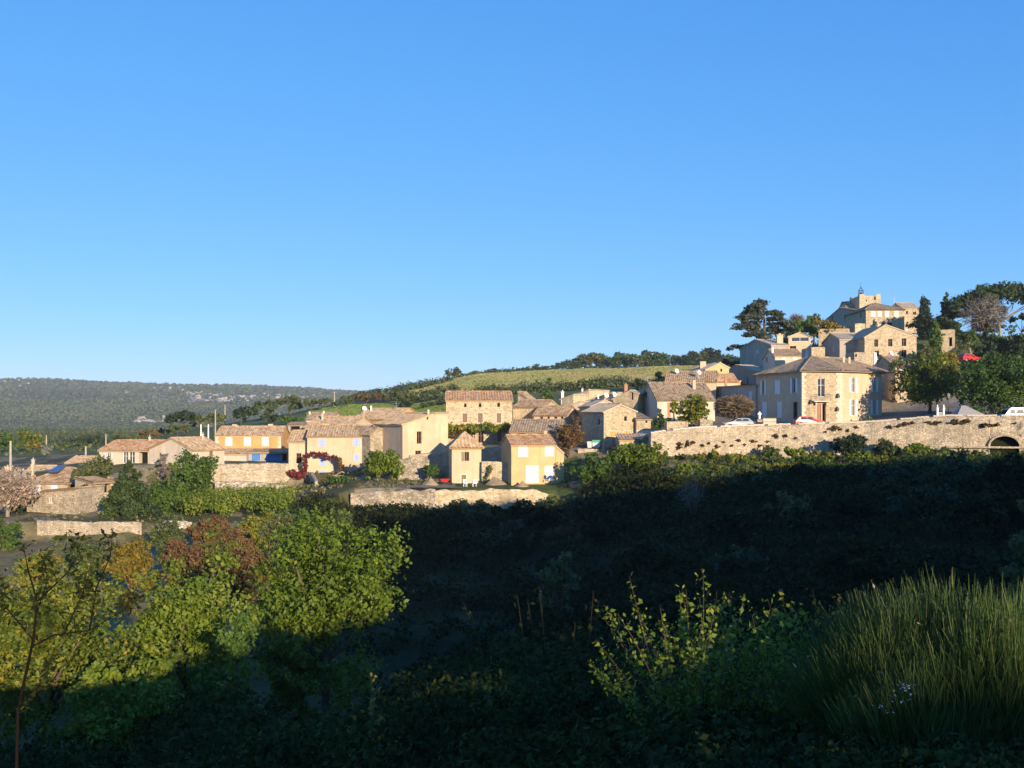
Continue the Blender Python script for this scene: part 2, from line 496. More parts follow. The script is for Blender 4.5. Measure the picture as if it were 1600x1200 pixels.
def gzx(x, y):
    return float(ground_h(np.array([float(x)]), np.array([float(y)]))[0])


def build_ground():
    front = np.radians(np.linspace(-33, 33, 560))
    side = np.radians(np.concatenate([np.linspace(33, 180, 110)[1:], np.linspace(-180, -33, 110)[1:-1]]))
    ang = np.concatenate([front, side])
    rad = np.concatenate([[0.6, 1.2], np.geomspace(2.0, 95, 150), np.arange(95.6, 172, 0.75), np.geomspace(173, 700, 110), np.geomspace(712, 4500, 84)])
    A, Rr = np.meshgrid(ang, rad)
    X, Y = Rr * np.sin(A), Rr * np.cos(A)
    Z = ground_h(X, Y)
    n, m = A.shape
    V = np.stack([X, Y, Z], -1).reshape(-1, 3)
    i, j = np.meshgrid(np.arange(n - 1), np.arange(m), indexing='ij')
    a = i * m + j
    b = i * m + (j + 1) % m
    Q = np.stack([a, b, b + m, a + m], -1).reshape(-1, 4)
    V = np.vstack([V, [[0, 0, -1.75]]])
    o = quads_obj('ground', V, Q[:, ::-1], None or ground_mat(), smooth=True)
    # land cover (what grows or lies there, with shade added on the valley floor), stored per vertex
    x, y = V[:, 0], V[:, 1]
    px = np.where(y > 1, 800 + F * x / np.maximum(y, 1), 800)
    c = np.zeros((len(V), 4), np.float32)
    c[:, 3] = 1
    n1 = fbm(x * 0.05, y * 0.05, 11)[:, None]
    jj = np.clip(y / 100, .3, 1)
    px = px + (fbm(x * .12, y * .12, 51) - .5) * 70 * jj
    yj = y
    y = y + (fbm(x * .1, y * .1, 61) - .5) * 14 * jj * (y < 320)
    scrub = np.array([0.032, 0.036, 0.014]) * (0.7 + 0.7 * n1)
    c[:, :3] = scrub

    def put(mask, col, v=0.3):
        c[mask, :3] = np.array(col) * (1 - v + 2 * v * n1[mask])
    put((y > 92) & (y < 205), (0.13, 0.125, 0.055), .35)
    put((y > 92) & (y < 205) & (fbm(x * .18, y * .18, 71) > .52), (0.34, 0.275, 0.18))
    put((y > 140) & (y < 175) & (px > 1000), (0.30, 0.26, 0.20))
    put((y > 60) & (y < 130) & (px > 380), (0.018, 0.024, 0.009))  # valley floor darkened in its colour to deepen the shade
    put((y > 60) & (y < 104) & (px <= 380), (0.27, 0.22, 0.11), 0.4)
    put((y > 98) & (y < 128) & (px > 380) & (px < 760) & (n1[:, 0] > 0.4), (0.085, 0.125, 0.03))
    put((y > 128) & (y < 146) & (px > 480) & (px < 900) & (n1[:, 0] > 0.52), (0.09, 0.12, 0.035))
    put((y > 205) & (y < 300), (0.17, 0.19, 0.06))
    put((y > 300) & (y < 700) & (px < 560), (0.13, 0.15, 0.055), .45)
    put((y > 195) & (y < 320) & (px > 480) & (px < 702), (0.20, 0.28, 0.07), 0.1)
    edge = 318 + 14 * np.sin(px * 0.02)
    put((y > edge) & (y < 505) & (px > 700) & (px < 1150), (0.34, 0.29, 0.12), 0.12)
    put((y > 352) & (y < 362) & (px > 720) & (px < 990) & (n1[:, 0] > 0.42), (0.55, 0.38, 0.24))
    put((y > 392) & (y < 400) & (px > 640) & (px < 860), (0.34, 0.27, 0.17))
    put((y > 505) & (y < 520) & (px > 960) & (px < 1150), (0.30, 0.25, 0.15))
    put((y > 360) & (y < 470) & (px > 640) & (px <= 720), (0.36, 0.34, 0.14), 0.25)
    y = yj
    wood = np.array([0.062, 0.076, 0.036])
    put(y > 700, wood, 0.35)
    rk = rock_mask(px, y)
    put(rk, (0.46, 0.41, 0.35), 0.25)
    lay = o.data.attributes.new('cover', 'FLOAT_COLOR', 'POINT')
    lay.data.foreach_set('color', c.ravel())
    return struct(o)


def rock_mask(px, y):
    n = fbm(px * 0.06, y * 0.012, 31)
    band = (y > 2050) & (y < 2500) & (px > 225) & (px < 520) & (n > 0.56)
    band2 = (y > 2550) & (y < 2800) & (px > 5) & (px < 60) & (n > 0.55)
    road = (y > 1500 + (px - 215) * 1.5) & (y < 1580 + (px - 215) * 1.5) & (px > 215) & (px < 268)
    return band | band2 | road


def ground_mat():
    m, nt, b = newmat('land_cover')
    at = N(nt, 'ShaderNodeAttribute', attribute_name='cover')
    geo = N(nt, 'ShaderNodeNewGeometry')
    n1 = noise(nt, geo.outputs['Position'], 0.9, 6, 0.7)
    n2 = noise(nt, geo.outputs['Position'], 0.12, 4)
    col = mixc(nt, ramp(nt, n1, [(0.3, 0.55), (0.65, 0.0)]), at.outputs['Color'], (0.03, 0.028, 0.012))
    col = mixc(nt, ramp(nt, n2, [(0.45, 0.0), (0.75, 0.35)]), col, (0.20, 0.17, 0.08))
    nt.links.new(col, b.inputs['Base Color'])
    bump(nt, b, n1, 0.7, 0.25)
    b.inputs['Specular IOR Level'].default_value = 0.05
    return m

# ------------------------------------------------------------------ buildings
def face_s(P0, P1, px):
    """distance along the wall P0->P1 at which the sight line of picture column px meets it"""
    u = (px - 800) / F
    d = (P1 - P0)
    L = d.length
    d = d / L
    s = (u * P0.y - P0.x) / (d.x - u * d.y)
    return s, P0.y + s * d.y


class Face:
    """an upright wall with real openings"""

    def __init__(self, P0, P1, zb, top):
        self.P0, self.P1 = Vector((P0[0], P0[1], 0)), Vector((P1[0], P1[1], 0))
        self.L = (self.P1 - self.P0).length
        self.d = (self.P1 - self.P0) / self.L
        self.n = Vector((self.d.y, -self.d.x, 0))
        self.zb = zb
        self.top = top                      # [(s, z)]
        self.holes = []

    def at(self, s, z, out=0.0):
        p = self.P0 + self.d * s + self.n * out
        return Vector((p.x, p.y, z))

    def topz(self, s):
        return float(np.interp(s, [a for a, b in self.top], [b for a, b in self.top]))

    def mesh(self, mb, reveal=0.22):
        ss = {0.0, self.L}
        for a, b in self.top:
            ss.add(min(max(a, 0), self.L))
        for h in self.holes:
            ss.add(h[0])
            ss.add(h[1])
        ss = sorted(ss)
        ss = [s for i, s in enumerate(ss) if i == 0 or s - ss[i - 1] > 1e-4]
        for a, b in zip(ss[:-1], ss[1:]):
            mid = (a + b) / 2
            hs = sorted([h for h in self.holes if h[0] < mid < h[1]], key=lambda h: h[2])
            z = self.zb
            for h in hs:
                if h[2] > z + 1e-4:
                    mb.poly([self.at(a, z), self.at(b, z), self.at(b, h[2]), self.at(a, h[2])])
                z = max(z, h[3])
            mb.poly([self.at(a, z), self.at(b, z), self.at(b, self.topz(b)), self.at(a, self.topz(a))])
        for s0, s1, z0, z1, dep in self.holes:
            o = [self.at(s0, z0), self.at(s1, z0), self.at(s1, z1), self.at(s0, z1)]
            k = [self.at(s0, z0, -dep), self.at(s1, z0, -dep), self.at(s1, z1, -dep), self.at(s0, z1, -dep)]
            for q in range(4):
                r = (q + 1) % 4
                mb.poly([o[q], k[q], k[r], o[r]])


def fit_opening(face, op):
    kind, cx, tp, bt, w = op[:5]
    s, Yp = face_s(face.P0, face.P1, cx)
    foc = abs(face_s(face.P0, face.P1, cx + w / 2)[0] - face_s(face.P0, face.P1, cx - w / 2)[0])
    s0, s1 = s - foc / 2, s + foc / 2
    z1, z0 = (HZ - tp) / F * Yp, (HZ - bt) / F * Yp
    s0 = max(0.12, s0)
    s1 = min(face.L - 0.12, s1)
    z1 = min(z1, min(face.topz(s0), face.topz(s1)) - 0.06)
    return s0, s1, z0, z1


def add_opening(face, op, root, org, wallname='wall'):
    kind = op[0]
    s0, s1, z0, z1 = fit_opening(face, op)
    if s1 - s0 < 0.15 or z1 - z0 < 0.15:
        return
    mat = M[op[5]] if len(op) > 5 and op[5] else None
    dep = {'void': 0.9, 'shut': 0.14}.get(kind, 0.22)
    face.holes.append((s0, s1, z0, z1, dep))
    n, w, h = face.n, s1 - s0, z1 - z0

    def bx(mb, sa, sb, za, zb_, oa, ob):
        c = face.at((sa + sb) / 2, (za + zb_) / 2, (oa + ob) / 2)
        mb.box(c, (sb - sa, ob - oa, zb_ - za), face.d, face.n)
    t = min(0.07, w * 0.12)
    if kind in ('dark', 'glass', 'open', 'openl', 'void'):
        fr = MB()
        dd = dep - 0.02
        fm = M['white'] if kind in ('glass', 'open') else M['brownpaint']
        if kind == 'void':
            q = MB()
            q.poly([face.at(s0, z0, -dep), face.at(s1, z0, -dep), face.at(s1, z1, -dep), face.at(s0, z1, -dep)])
            q.build('doorway_shade', M['dark'], root, org)  # flat dark sheet in place of a shaded recess
            return
        bx(fr, s0, s0 + t, z0, z1, -dd, -dd + .06)
        bx(fr, s1 - t, s1, z0, z1, -dd, -dd + .06)
        bx(fr, s0 + t, s1 - t, z1 - t, z1, -dd, -dd + .06)
        bx(fr, s0 + t, s1 - t, z0, z0 + t, -dd, -dd + .06)
        if w > 0.5:
            bx(fr, (s0 + s1) / 2 - t / 2, (s0 + s1) / 2 + t / 2, z0 + t, z1 - t, -dd + .002, -dd + .055)
        if h > 1.3:
            bx(fr, s0 + t, s1 - t, z0 + h * .62, z0 + h * .62 + t * .6, -dd + .004, -dd + .05)
        win = fr.build('window', fm, root, org)
        q = MB()
        q.poly([face.at(s0, z0, -dep), face.at(s1, z0, -dep), face.at(s1, z1, -dep), face.at(s0, z1, -dep)])
        q.build('pane', M['glass'] if kind in ('glass', 'open') else M['dark'], win, org)
        sl = MB()
        bx(sl, s0 - .1, s1 + .1, z0 - .09, z0 - .003, -.05, .09)
        sl.build('sill', M['trim'], win, org)
        if kind in ('open', 'openl'):
            for side in ((-1, 1) if kind == 'open' else (-1,)):
                sh = MB()
                sw = w * (0.5 if w > .8 else 0.62)
                a = s0 - sw - .03 if side < 0 else s1 + .03
                bx(sh, a, a + sw, z0, z1, .03, .07)
                for zz in (z0 + h * .15, z0 + h * .8):
                    bx(sh, a + .03, a + sw - .03, zz, zz + .08, .07, .09)
                sh.build('shutter', mat, win, org)
    elif kind == 'shut':
        fr = MB()
        bx(fr, s0 - .09, s0, z0, z1, -.02, .012)
        bx(fr, s1, s1 + .09, z0, z1, -.02, .012)
        bx(fr, s0 - .09, s1 + .09, z1, z1 + .1, -.02, .012)
        bx(fr, s0 - .12, s1 + .12, z0 - .1, z0, -.05, .08)
        win = fr.build('window', M['trim'], root, org)
        leaves = 2 if w > 0.55 else 1
        for k in range(leaves):
            sh = MB()
            a = s0 + w / leaves * k + .012
            b = s0 + w / leaves * (k + 1) - .012
            bx(sh, a, b, z0 + .01, z1 - .01, -.11, -.06)
            for zz in (.14, .5, .82):
                bx(sh, a + .04, b - .04, z0 + h * zz, z0 + h * zz + .08, -.06, -.035)
            nb = max(2, int((b - a) / 0.14))
            for q in range(1, nb):
                xx = a + (b - a) * q / nb
                bx(sh, xx - .008, xx + .008, z0 + .03, z1 - .03, -.06, -.05)
            sh.build('shutter', mat, win, org)
    elif kind == 'door':
        dr = MB()
        bx(dr, s0, s1, z0, z1, -.17, -.1)
        for q in range(1, max(2, int(w / .25))):
            xx = s0 + w * q / max(2, int(w / .25))
            bx(dr, xx - .012, xx + .012, z0 + .05, z1 - .05, -.1, -.085)
        do = dr.build('door', mat, root, org)
        hd = MB()
        bx(hd, s1 - .18, s1 - .1, z0 + 1.0, z0 + 1.12, -.1, -.03)
        hd.build('handle', M['iron'], do, org)
        fr = MB()
        bx(fr, s0 - .14, s0, z0, z1, -.03, .025)
        bx(fr, s1, s1 + .14, z0, z1, -.03, .025)
        bx(fr, s0 - .14, s1 + .14, z1, z1 + .18, -.03, .025)
        fr.build('door_frame', M['trim'], root, org)


def roof_plane(mb, pts, oh=0.25, side=0.16, pitch=0.3, amp=0.05, seed=0, thick=0.14):
    """tiled slope: pts[0]->pts[1] is the eave, the rest the upper outline; half-round tiles are modelled"""
    pts = [Vector(p) for p in pts]
    e0, e1 = pts[0], pts[1]
    u = (e1 - e0)
    L = u.length
    u = u / L
    nrm = None
    for q in pts[2:]:
        w = (q - e0) - u * (q - e0).dot(u)
        if w.length > 1e-3:
            nrm = u.cross(w).normalized()
            break
    if nrm.z < 0:
        nrm = -nrm
    v = nrm.cross(u)
    if v.z < 0:
        v = -v
    uv = [((q - e0).dot(u), (q - e0).dot(v)) for q in pts]
    rect = len(pts) == 4 and uv[2][0] > L - .05 and uv[3][0] < .05
    tops = sorted(uv[2:], key=lambda a: a[0])
    tu = [a[0] for a in tops]
    tv = [a[1] for a in tops]
    if not rect:
        if tu[0] > .02:
            tu, tv = [0.0] + tu, [0.0] + tv
        if tu[-1] < L - .02:
            tu, tv = tu + [L], tv + [0.0]
    ua, ub = (-side, L + side) if rect else (min(0, min(tu)), max(L, max(tu)))
    du = pitch / 4
    nu = max(4, int((ub - ua) / du))
    nv = 6
    us = np.linspace(ua, ub, nu + 1)
    vm = np.interp(us, tu, tv)
    V, UV = [], []
    off = (seed * 7.31) % 50
    for i, uu in enumerate(us):
        ph = abs(math.sin(math.pi * uu / pitch))
        jit = (vnoise(math.floor(uu / pitch) * 1.7, seed * 3.1) - .5) * .035
        fade = 1.0
        for k in range(nv + 1):
            vv = -oh + (vm[i] + oh) * k / nv
            sag = (vnoise(uu * .45, vv * .6 + seed) - .5) * .10 * min(1, max(0, vm[i]))
            h = amp * ph + jit + sag
            p = e0 + u * uu + v * vv + nrm * (h * fade + .03)
            V.append(p)
            UV.append((uu + off, vv + off))
    b = len(mb.v)
    mb.v += [tuple(p) for p in V]
    mb.uv += UV
    k1 = nv + 1
    for i in range(nu):
        for k in range(nv):
            a = b + i * k1 + k
            mb.f.append((a, a + k1, a + k1 + 1, a + 1))
    # underside and edges
    lo = [e0 + u * us[0] - v * oh - nrm * thick, e0 + u * us[-1] - v * oh - nrm * thick]
    hi = [e0 + u * q + v * r - nrm * thick for q, r in zip(tu, tv)]
    if rect:
        hi = [e0 + u * us[0] + v * tv[0] - nrm * thick, e0 + u * us[-1] + v * tv[-1] - nrm * thick]
    loop = lo + hi[::-1]
    mb.poly(loop[::-1], [(off, off)] * len(loop))
    up = [e0 + u * us[0] - v * oh + nrm * .03, e0 + u * us[-1] - v * oh + nrm * .03]
    mb.poly([lo[0], lo[1], up[1], up[0]], [(off, off)] * 4)
    if rect:
        for a, bb, sg in ((0, 0, 1), (1, 1, -1)):
            p, q = lo[a], hi[a]
            mb.poly([p, q, q + nrm * (thick + .05), p + nrm * (thick + .05)], [(off, off)] * 4)


def ridge_cap(mb, a, b, r=0.13):
    k = len(mb.v)
    mb.tube([a, b], r, 6)
    for i in range(k, len(mb.v)):
        mb.uv[i] = (mb.v[i][0] * .7, mb.v[i][1] + mb.v[i][2])


RS = [0]


def add_roof(root, org, planes, mat, ridges=(), oh=.25, side=.16, label=None, pitch=.38, amp=.09):
    mb = MB()
    for pl in planes:
        RS[0] += 1
        roof_plane(mb, pl, oh, side, pitch, amp, RS[0])
    for a, b in ridges:
        ridge_cap(mb, Vector(a) + Vector((0, 0, .05)), Vector(b) + Vector((0, 0, .05)))
    return mb.build('roof', mat, root, org, uv=True)


def add_chimney(roof, org, px, top, bot, w, Y, mat='sand', cap=True):
    x = (px - 800) / F * Y
    z1, z0 = (HZ - top) / F * Y, (HZ - bot) / F * Y - .8
    ww = w / F * Y
    mb = MB()
    mb.box((x, Y, (z0 + z1) / 2), (ww, ww * .8, z1 - z0))
    if cap:
        mb.box((x, Y, z1 + .06), (ww * 1.35, ww * 1.1, .12))
        mb.tube([(x, Y, z1 + .12), (x, Y, z1 + .4)], ww * .22, 6)
    mb.build('chimney', M[mat], roof, org)


def add_dish(roof, org, px, py, Y, r=.45):
    c = P(px, py, Y)
    mb = MB()
    fwd = Vector((.45, -.75, .3)).normalized()
    s = fwd.cross(Vector((0, 0, 1))).normalized()
    t = s.cross(fwd)
    ring = []
    for k, (rr, dd) in enumerate(((0.02, 0), (.6, .05), (1, .16))):
        ring.append([c + (s * math.cos(a) + t * math.sin(a)) * r * rr + fwd * dd for a in np.linspace(0, 2 * math.pi, 12, endpoint=False)])
    V = [q for rr in ring for q in rr]
    Fc = []
    for i in range(2):
        for k in range(12):
            Fc.append((i * 12 + k, i * 12 + (k + 1) % 12, i * 12 + 12 + (k + 1) % 12, i * 12 + 12 + k))
    mb.add(V, Fc)
    mb.tube([c - fwd * .02, c - fwd * .1 - Vector((0, 0, 1.0))], .035, 5)
    mb.tube([c, c + fwd * .4], .02, 4)
    mb.build('satellite_dish', M['white'], roof, org)


def add_aerial(roof, org, px, top, bot, Y):
    a, b = P(px, bot, Y), P(px, top, Y)
    mb = MB()
    mb.tube([a - Vector((0, 0, .6)), b], .045, 5)
    for k, w in ((0, .9), (.35, .7), (.7, .5)):
        c = b - Vector((0, 0, k))
        mb.tube([c - Vector((w, .2, 0)), c + Vector((w, -.2, 0))], .03, 4)
    mb.build('aerial', M['greymetal'], roof, org)


def house(name, label, A, B, D, base, eave, roof, wall, tile, ops=(), lops=(), rops=(), chim=(), dish=(), aer=(), cat='house', group=None, trim=False, bury=2.5, oh=.25, pitch=.38, amp=.09):
    A3, B3 = XY(*A), XY(*B)
    zb = (HZ - base) / F * A[1] - bury
    ze = (HZ - eave) / F * A[1]
    d = (B3 - A3)
    W = d.length
    d = d / W
    bk = Vector((-d.y, d.x, 0))
    C3, D3 = B3 + bk * D, A3 + bk * D
    org = Vector((A3.x + d.x * W / 2, A3.y + d.y * W / 2, zb + bury))
    root = thing(name, label, cat, org, group)

    def up(p, z):
        return Vector((p.x, p.y, z))
    kind = roof[0]
    planes, ridges = [], []
    ft, rt, bt, lt = [(0, ze), (W, ze)], [(0, ze), (D, ze)], [(0, ze), (W, ze)], [(0, ze), (D, ze)]
    if kind == 'f':
        fr = roof[2] if len(roof) > 2 else .5
        Yr = A[1] + D * fr
        zr = (HZ - roof[1]) / F * Yr
        ra, rb = A3 + bk * D * fr, B3 + bk * D * fr
        zk = ze if fr < .9 else zr
        planes = [[up(A3, ze), up(B3, ze), up(rb, zr), up(ra, zr)]]
        if fr < .9:
            planes.append([up(C3, ze), up(D3, ze), up(ra, zr), up(rb, zr)])
            ridges = [(up(ra, zr), up(rb, zr))]
        else:
            bt = [(0, zr), (W, zr)]
        rt = [(0, ze), (D * fr, zr), (D, zk)] if fr < .9 else [(0, ze), (D, zr)]
        lt = [(a, b) for a, b in [(D - q, z) for q, z in rt]][::-1]
    elif kind == 'poly':
        prof = []
        for px, py in roof[1]:
            s, Yp = face_s(A3, B3, px)
            prof.append((min(max(s, 0), W), (HZ - py) / F * Yp))
        ft = prof
        rt, lt = [(0, prof[-1][1]), (D, prof[-1][1])], [(0, prof[0][1]), (D, prof[0][1])]
        bt = [(W - s, z) for s, z in prof][::-1]
        for (s0, z0), (s1, z1) in zip(prof[:-1], prof[1:]):
            f0, f1 = A3 + d * s0, A3 + d * s1
            k0, k1 = f0 + bk * D, f1 + bk * D
            if z1 >= z0:
                planes.append([up(k0, z0), up(f0, z0), up(f1, z1), up(k1, z1)])
            else:
                planes.append([up(f1, z1), up(k1, z1), up(k0, z0), up(f0, z0)])
        zs = [z for s, z in prof]
        k = zs.index(max(zs))
        f0 = A3 + d * prof[k][0]
        ridges = [(up(f0 - bk * .15, zs[k]), up(f0 + bk * D, zs[k]))]
    elif kind == 'hip':
        ins = roof[2] if len(roof) > 2 else .5
        zr = (HZ - roof[1]) / F * (A[1] + D / 2)
        i = min(W / 2 - .3, D * ins)
        ra, rb = A3 + bk * D / 2 + d * i, B3 + bk * D / 2 - d * i
        ra, rb = up(ra, zr), up(rb, zr)
        a, b, c, e = up(A3, ze), up(B3, ze), up(C3, ze), up(D3, ze)
        o2 = .3
        a, b, c, e = a - d * o2 - bk * o2, b + d * o2 - bk * o2, c + d * o2 + bk * o2, e - d * o2 + bk * o2
        planes = [[a, b, rb, ra], [b, c, rb], [c, e, ra, rb], [e, a, ra]]
        ridges = [(ra, rb), (a, ra), (b, rb), (c, rb), (e, ra)]
        oh = 0.05
    elif kind == 'pyr':
        zr = (HZ - roof[1]) / F * (A[1] + D / 2)
        ap = up(A3 + bk * D / 2 + d * W / 2, zr)
        a, b, c, e = up(A3, ze), up(B3, ze), up(C3, ze), up(D3, ze)
        o2 = .35
        a, b, c, e = a - d * o2 - bk * o2, b + d * o2 - bk * o2, c + d * o2 + bk * o2, e - d * o2 + bk * o2
        planes = [[a, b, ap], [b, c, ap], [c, e, ap], [e, a, ap]]
        ridges = [(a, ap), (b, ap), (c, ap), (e, ap)]
        oh = 0.05
    faces = [Face(A3, B3, zb, ft), Face(B3, C3, zb, rt), Face(C3, D3, zb, bt), Face(D3, A3, zb, lt)]
    for fc, oo in ((faces[0], ops), (faces[1], rops), (faces[3], lops)):
        for op in oo:
            add_opening(fc, op, root, org)
    mb = MB()
    for fc in faces:
        fc.mesh(mb)
    if kind == 'flat':
        mb.poly([up(A3, ze - .4), up(B3, ze - .4), up(C3, ze - .4), up(D3, ze - .4)])
        for fc in faces:                                     # a parapet with a thickness
            mb.box(fc.at(fc.L / 2, ze + .001, -.13), (fc.L - .52, .25, .16), fc.d, fc.n)
    mb.build('wall', M[wall], root, org)
    if trim:
        for fc, s in ((faces[0], 0), (faces[0], faces[0].L)):
            q = MB()
            z, k = zb + bury, 0
            while z < ze - .4:
                w = .55 if k % 2 else .32
                c = fc.at(w / 2 if s == 0 else fc.L - w / 2, z + .19, .015)
                q.box(c, (w, .03, .36), fc.d, fc.n)
                z += .4
                k += 1
            q.build('corner_trim', M['trim'], root, org)
    rf = root
    if planes:
        rf = add_roof(root, org, planes, M[tile], ridges, oh=oh, pitch=pitch, amp=amp)
    for c in chim:
        add_chimney(rf, org, *c)
    for c in dish:
        add_dish(rf, org, *c)
    for c in aer:
        add_aerial(rf, org, *c)
    return root, org, faces, rf


def stone_wall(name, label, pts, thick, mat, rough=.12, step=.45, arch=None, jag=.15, cat='wall', seed=1, cap=None):
    """pts: (px, Y, top_py, bottom_py) along the face; a rough face with a thickness"""
    P3 = [(XY(px, Y), (HZ - t) / F * Y, (HZ - b) / F * Y - .8) for px, Y, t, b in pts]
    cum = [0]
    for a, b in zip(P3[:-1], P3[1:]):
        cum.append(cum[-1] + (b[0] - a[0]).length)
    Lt = cum[-1]

    def at(s):
        x = np.interp(s, cum, [p[0].x for p in P3])
        y = np.interp(s, cum, [p[0].y for p in P3])
        return Vector((x, y, 0)), float(np.interp(s, cum, [p[1] for p in P3])), float(np.interp(s, cum, [p[2] for p in P3]))
    S = list(np.arange(0, Lt, step)) + [Lt]
    cols = [(s, None) for s in S]
    if arch:
        p0, p1, Yarch, crown, spring = arch
        i0 = [c for c in np.interp([p0, p1], [p[0] for p in pts], cum)]
        s0, s1 = float(i0[0]), float(i0[1])
        cols = [c for c in cols if c[0] < s0 - .05 or c[0] > s1 + .05]
        zc, zs = (HZ - crown) / F * Yarch, (HZ - spring) / F * Yarch
        arc = []
        for k in range(15):
            tt = k / 14
            arc.append((s0 + (s1 - s0) * (0.5 - 0.5 * math.cos(math.pi * tt)), zs + (zc - zs) * math.sin(math.pi * tt)))
        cols += [(s0 - 1e-4, None)] + arc + [(s1 + 1e-4, None)]
        cols.sort(key=lambda c: c[0])
    org = (P3[0][0] + P3[-1][0]) / 2
    org.z = P3[0][2] + .8
    V, Q = [], []
    nv = max(4, int(max(p[1] - p[2] for p in P3) / step))
    for s, zb in cols:
        p, zt, zbot = at(s)
        a, _, _ = at(max(0, s - .3))
        b, _, _ = at(min(Lt, s + .3))
        d = (b - a).normalized()
        n = Vector((d.y, -d.x, 0))
        zt += (float(fbm(s * .7, seed * 3.3, seed)) - .5) * 2 * jag
        z0 = zbot if zb is None else zb
        for k in range(nv + 1):
            z = z0 + (zt - z0) * k / nv
            o = (float(fbm(s * 1.1, z * 1.1, seed)) - .5) * 2 * rough + (float(vnoise(s * 2.7, z * 2.7, seed + 5)) - .5) * rough
            q = p + n * o
            V.append((q.x, q.y, z))
        q = p - n * thick
        V.append((q.x, q.y, zt - .02))
        V.append((q.x, q.y, z0))
    r = nv + 3
    for i in range(len(cols) - 1):
        for k in range(r - 1):
            a = i * r + k
            Q.append((a, a + r, a + r + 1, a + 1))
        a = i * r
        Q.append((a + r - 1, a + 2 * r - 1, a + r, a))
    V = np.array(V) - np.array(org)
    o = quads_obj(name, V, Q, mat, loc=org)
    for e, rev in ((0, False), (len(cols) - 1, True)):
        pass
    tag(o, label, cat, 'stone walls around the village')
    # end caps
    bmE = MB()
    for e in (0, len(cols) - 1):
        idx = [e * r + k for k in range(nv + 1)] + [e * r + nv + 1, e * r + nv + 2]
        bmE.poly([Vector(V[j]) for j in idx])
    bmE.build('wall_end', mat, o)
    if cap:
        mb = MB()
        for a, b in zip(S[:-1], S[1:]):
            if (hash((round(a, 2), seed)) % 7) == 0:
                continue
            (p, z, _), (q, z2, _) = at(a), at(b)
            d = (q - p).normalized()
            n = Vector((d.y, -d.x, 0))
            c = (p + q) / 2 - n * (thick / 2 - .02)
            jz = (vnoise(a * 3.1, seed) - .5) * .06
            mb.box((c.x, c.y, (z + z2) / 2 + .08 + jz), ((q - p).length * .96, thick + .12, .2), d, n)
        mb.build('coping', M[cap], o, org)
    return o, org

# ------------------------------------------------------------------ plants
def leaf_quads(C, Nrm, size, aspect=.55, rng=rg, sizevar=.45):
    n = len(C)
    Nrm = Nrm / (np.linalg.norm(Nrm, axis=1, keepdims=True) + 1e-9)
    r = rng.normal(size=(n, 3))
    a = np.cross(Nrm, r)
    a /= np.linalg.norm(a, axis=1, keepdims=True) + 1e-9
    b = np.cross(Nrm, a)
    L = size * (1 + sizevar * rng.normal(size=(n, 1))).clip(.4, 2)
    a, b = a * L * .5, b * L * .5 * aspect
    V = np.stack([C - a, C + b - a * .1, C + a, C - b - a * .1], 1).reshape(-1, 3)
    Q = np.arange(4 * n).reshape(n, 4)
    return V, Q


def clump_leaves(clumps, n, size, rng=rg, flat=1.0, up=.35, aspect=.55, tvar=.28, tint0=.5, core=.35):
    K = len(clumps)
    w = clumps[:, 3] ** 2
    idx = rng.choice(K, n, p=w / w.sum())
    d = rng.normal(size=(n, 3))
    d /= np.linalg.norm(d, axis=1, keepdims=True)
    rr = clumps[idx, 3] * (core + (1 - core) * rng.random(n) ** .6) * (1 + .18 * rng.normal(size=n))
    off = d * rr[:, None]
    off[:, 2] *= flat
    C = clumps[idx, :3] + off
    Nn = d + rng.normal(size=(n, 3)) * .75
    Nn[:, 2] += up
    ct = rng.normal(size=K) * tvar * .7
    t = tint0 + ct[idx] + rng.normal(size=n) * tvar * .6
    V, Q = leaf_quads(C, Nn, size, aspect, rng)
    return V, Q, t.clip(0, 1)


def ellipsoid_clumps(rng, w, dep, h, zc, K, rfrac=.26, shell=.55, rough=.15, lower=.2):
    out = []
    while len(out) < K:
        d = rng.normal(size=3)
        d /= np.linalg.norm(d)
        if d[2] < -lower and rng.random() < .6:
            continue
        q = shell + (1 - shell) * rng.random()
        r = rfrac * min(w, h) * (.65 + .6 * rng.random())
        k = 1 + rough * rng.normal()
        p = np.array([d[0] * w / 2, d[1] * dep / 2, d[2] * h / 2]) * q * k
        p *= np.array([max(.1, 1 - r / (w / 2) * .75), max(.1, 1 - r / (dep / 2) * .75), max(.1, 1 - r / (h / 2) * .7)])
        out.append((p[0], p[1], p[2] + zc, r))
    return np.array(out)


def limbs_mesh(rng, h_trunk, r0, clumps, K=6, wob=.12):
    mb = MB()
    top = Vector((rng.normal() * .06 * h_trunk, rng.normal() * .06 * h_trunk, h_trunk))
    mid = Vector((rng.normal() * wob * h_trunk * .4, rng.normal() * wob * h_trunk * .4, h_trunk * .5))
    mb.tube([(0, 0, -.6), (0, 0, .02), mid, top], [r0 * 1.45, r0 * 1.15, r0 * .85, r0 * .7], 7)
    for i in rng.choice(len(clumps), min(K, len(clumps)), replace=False):
        c = Vector(clumps[i][:3])
        m = top.lerp(c, .5) + Vector(rng.normal(size=3) * .08 * (c - top).length)
        mb.tube([top - Vector((0, 0, r0)), m, c], [r0 * .55, r0 * .35, r0 * .12], 5)
    return mb


def px_size(Y):
    return Y / 1024.0


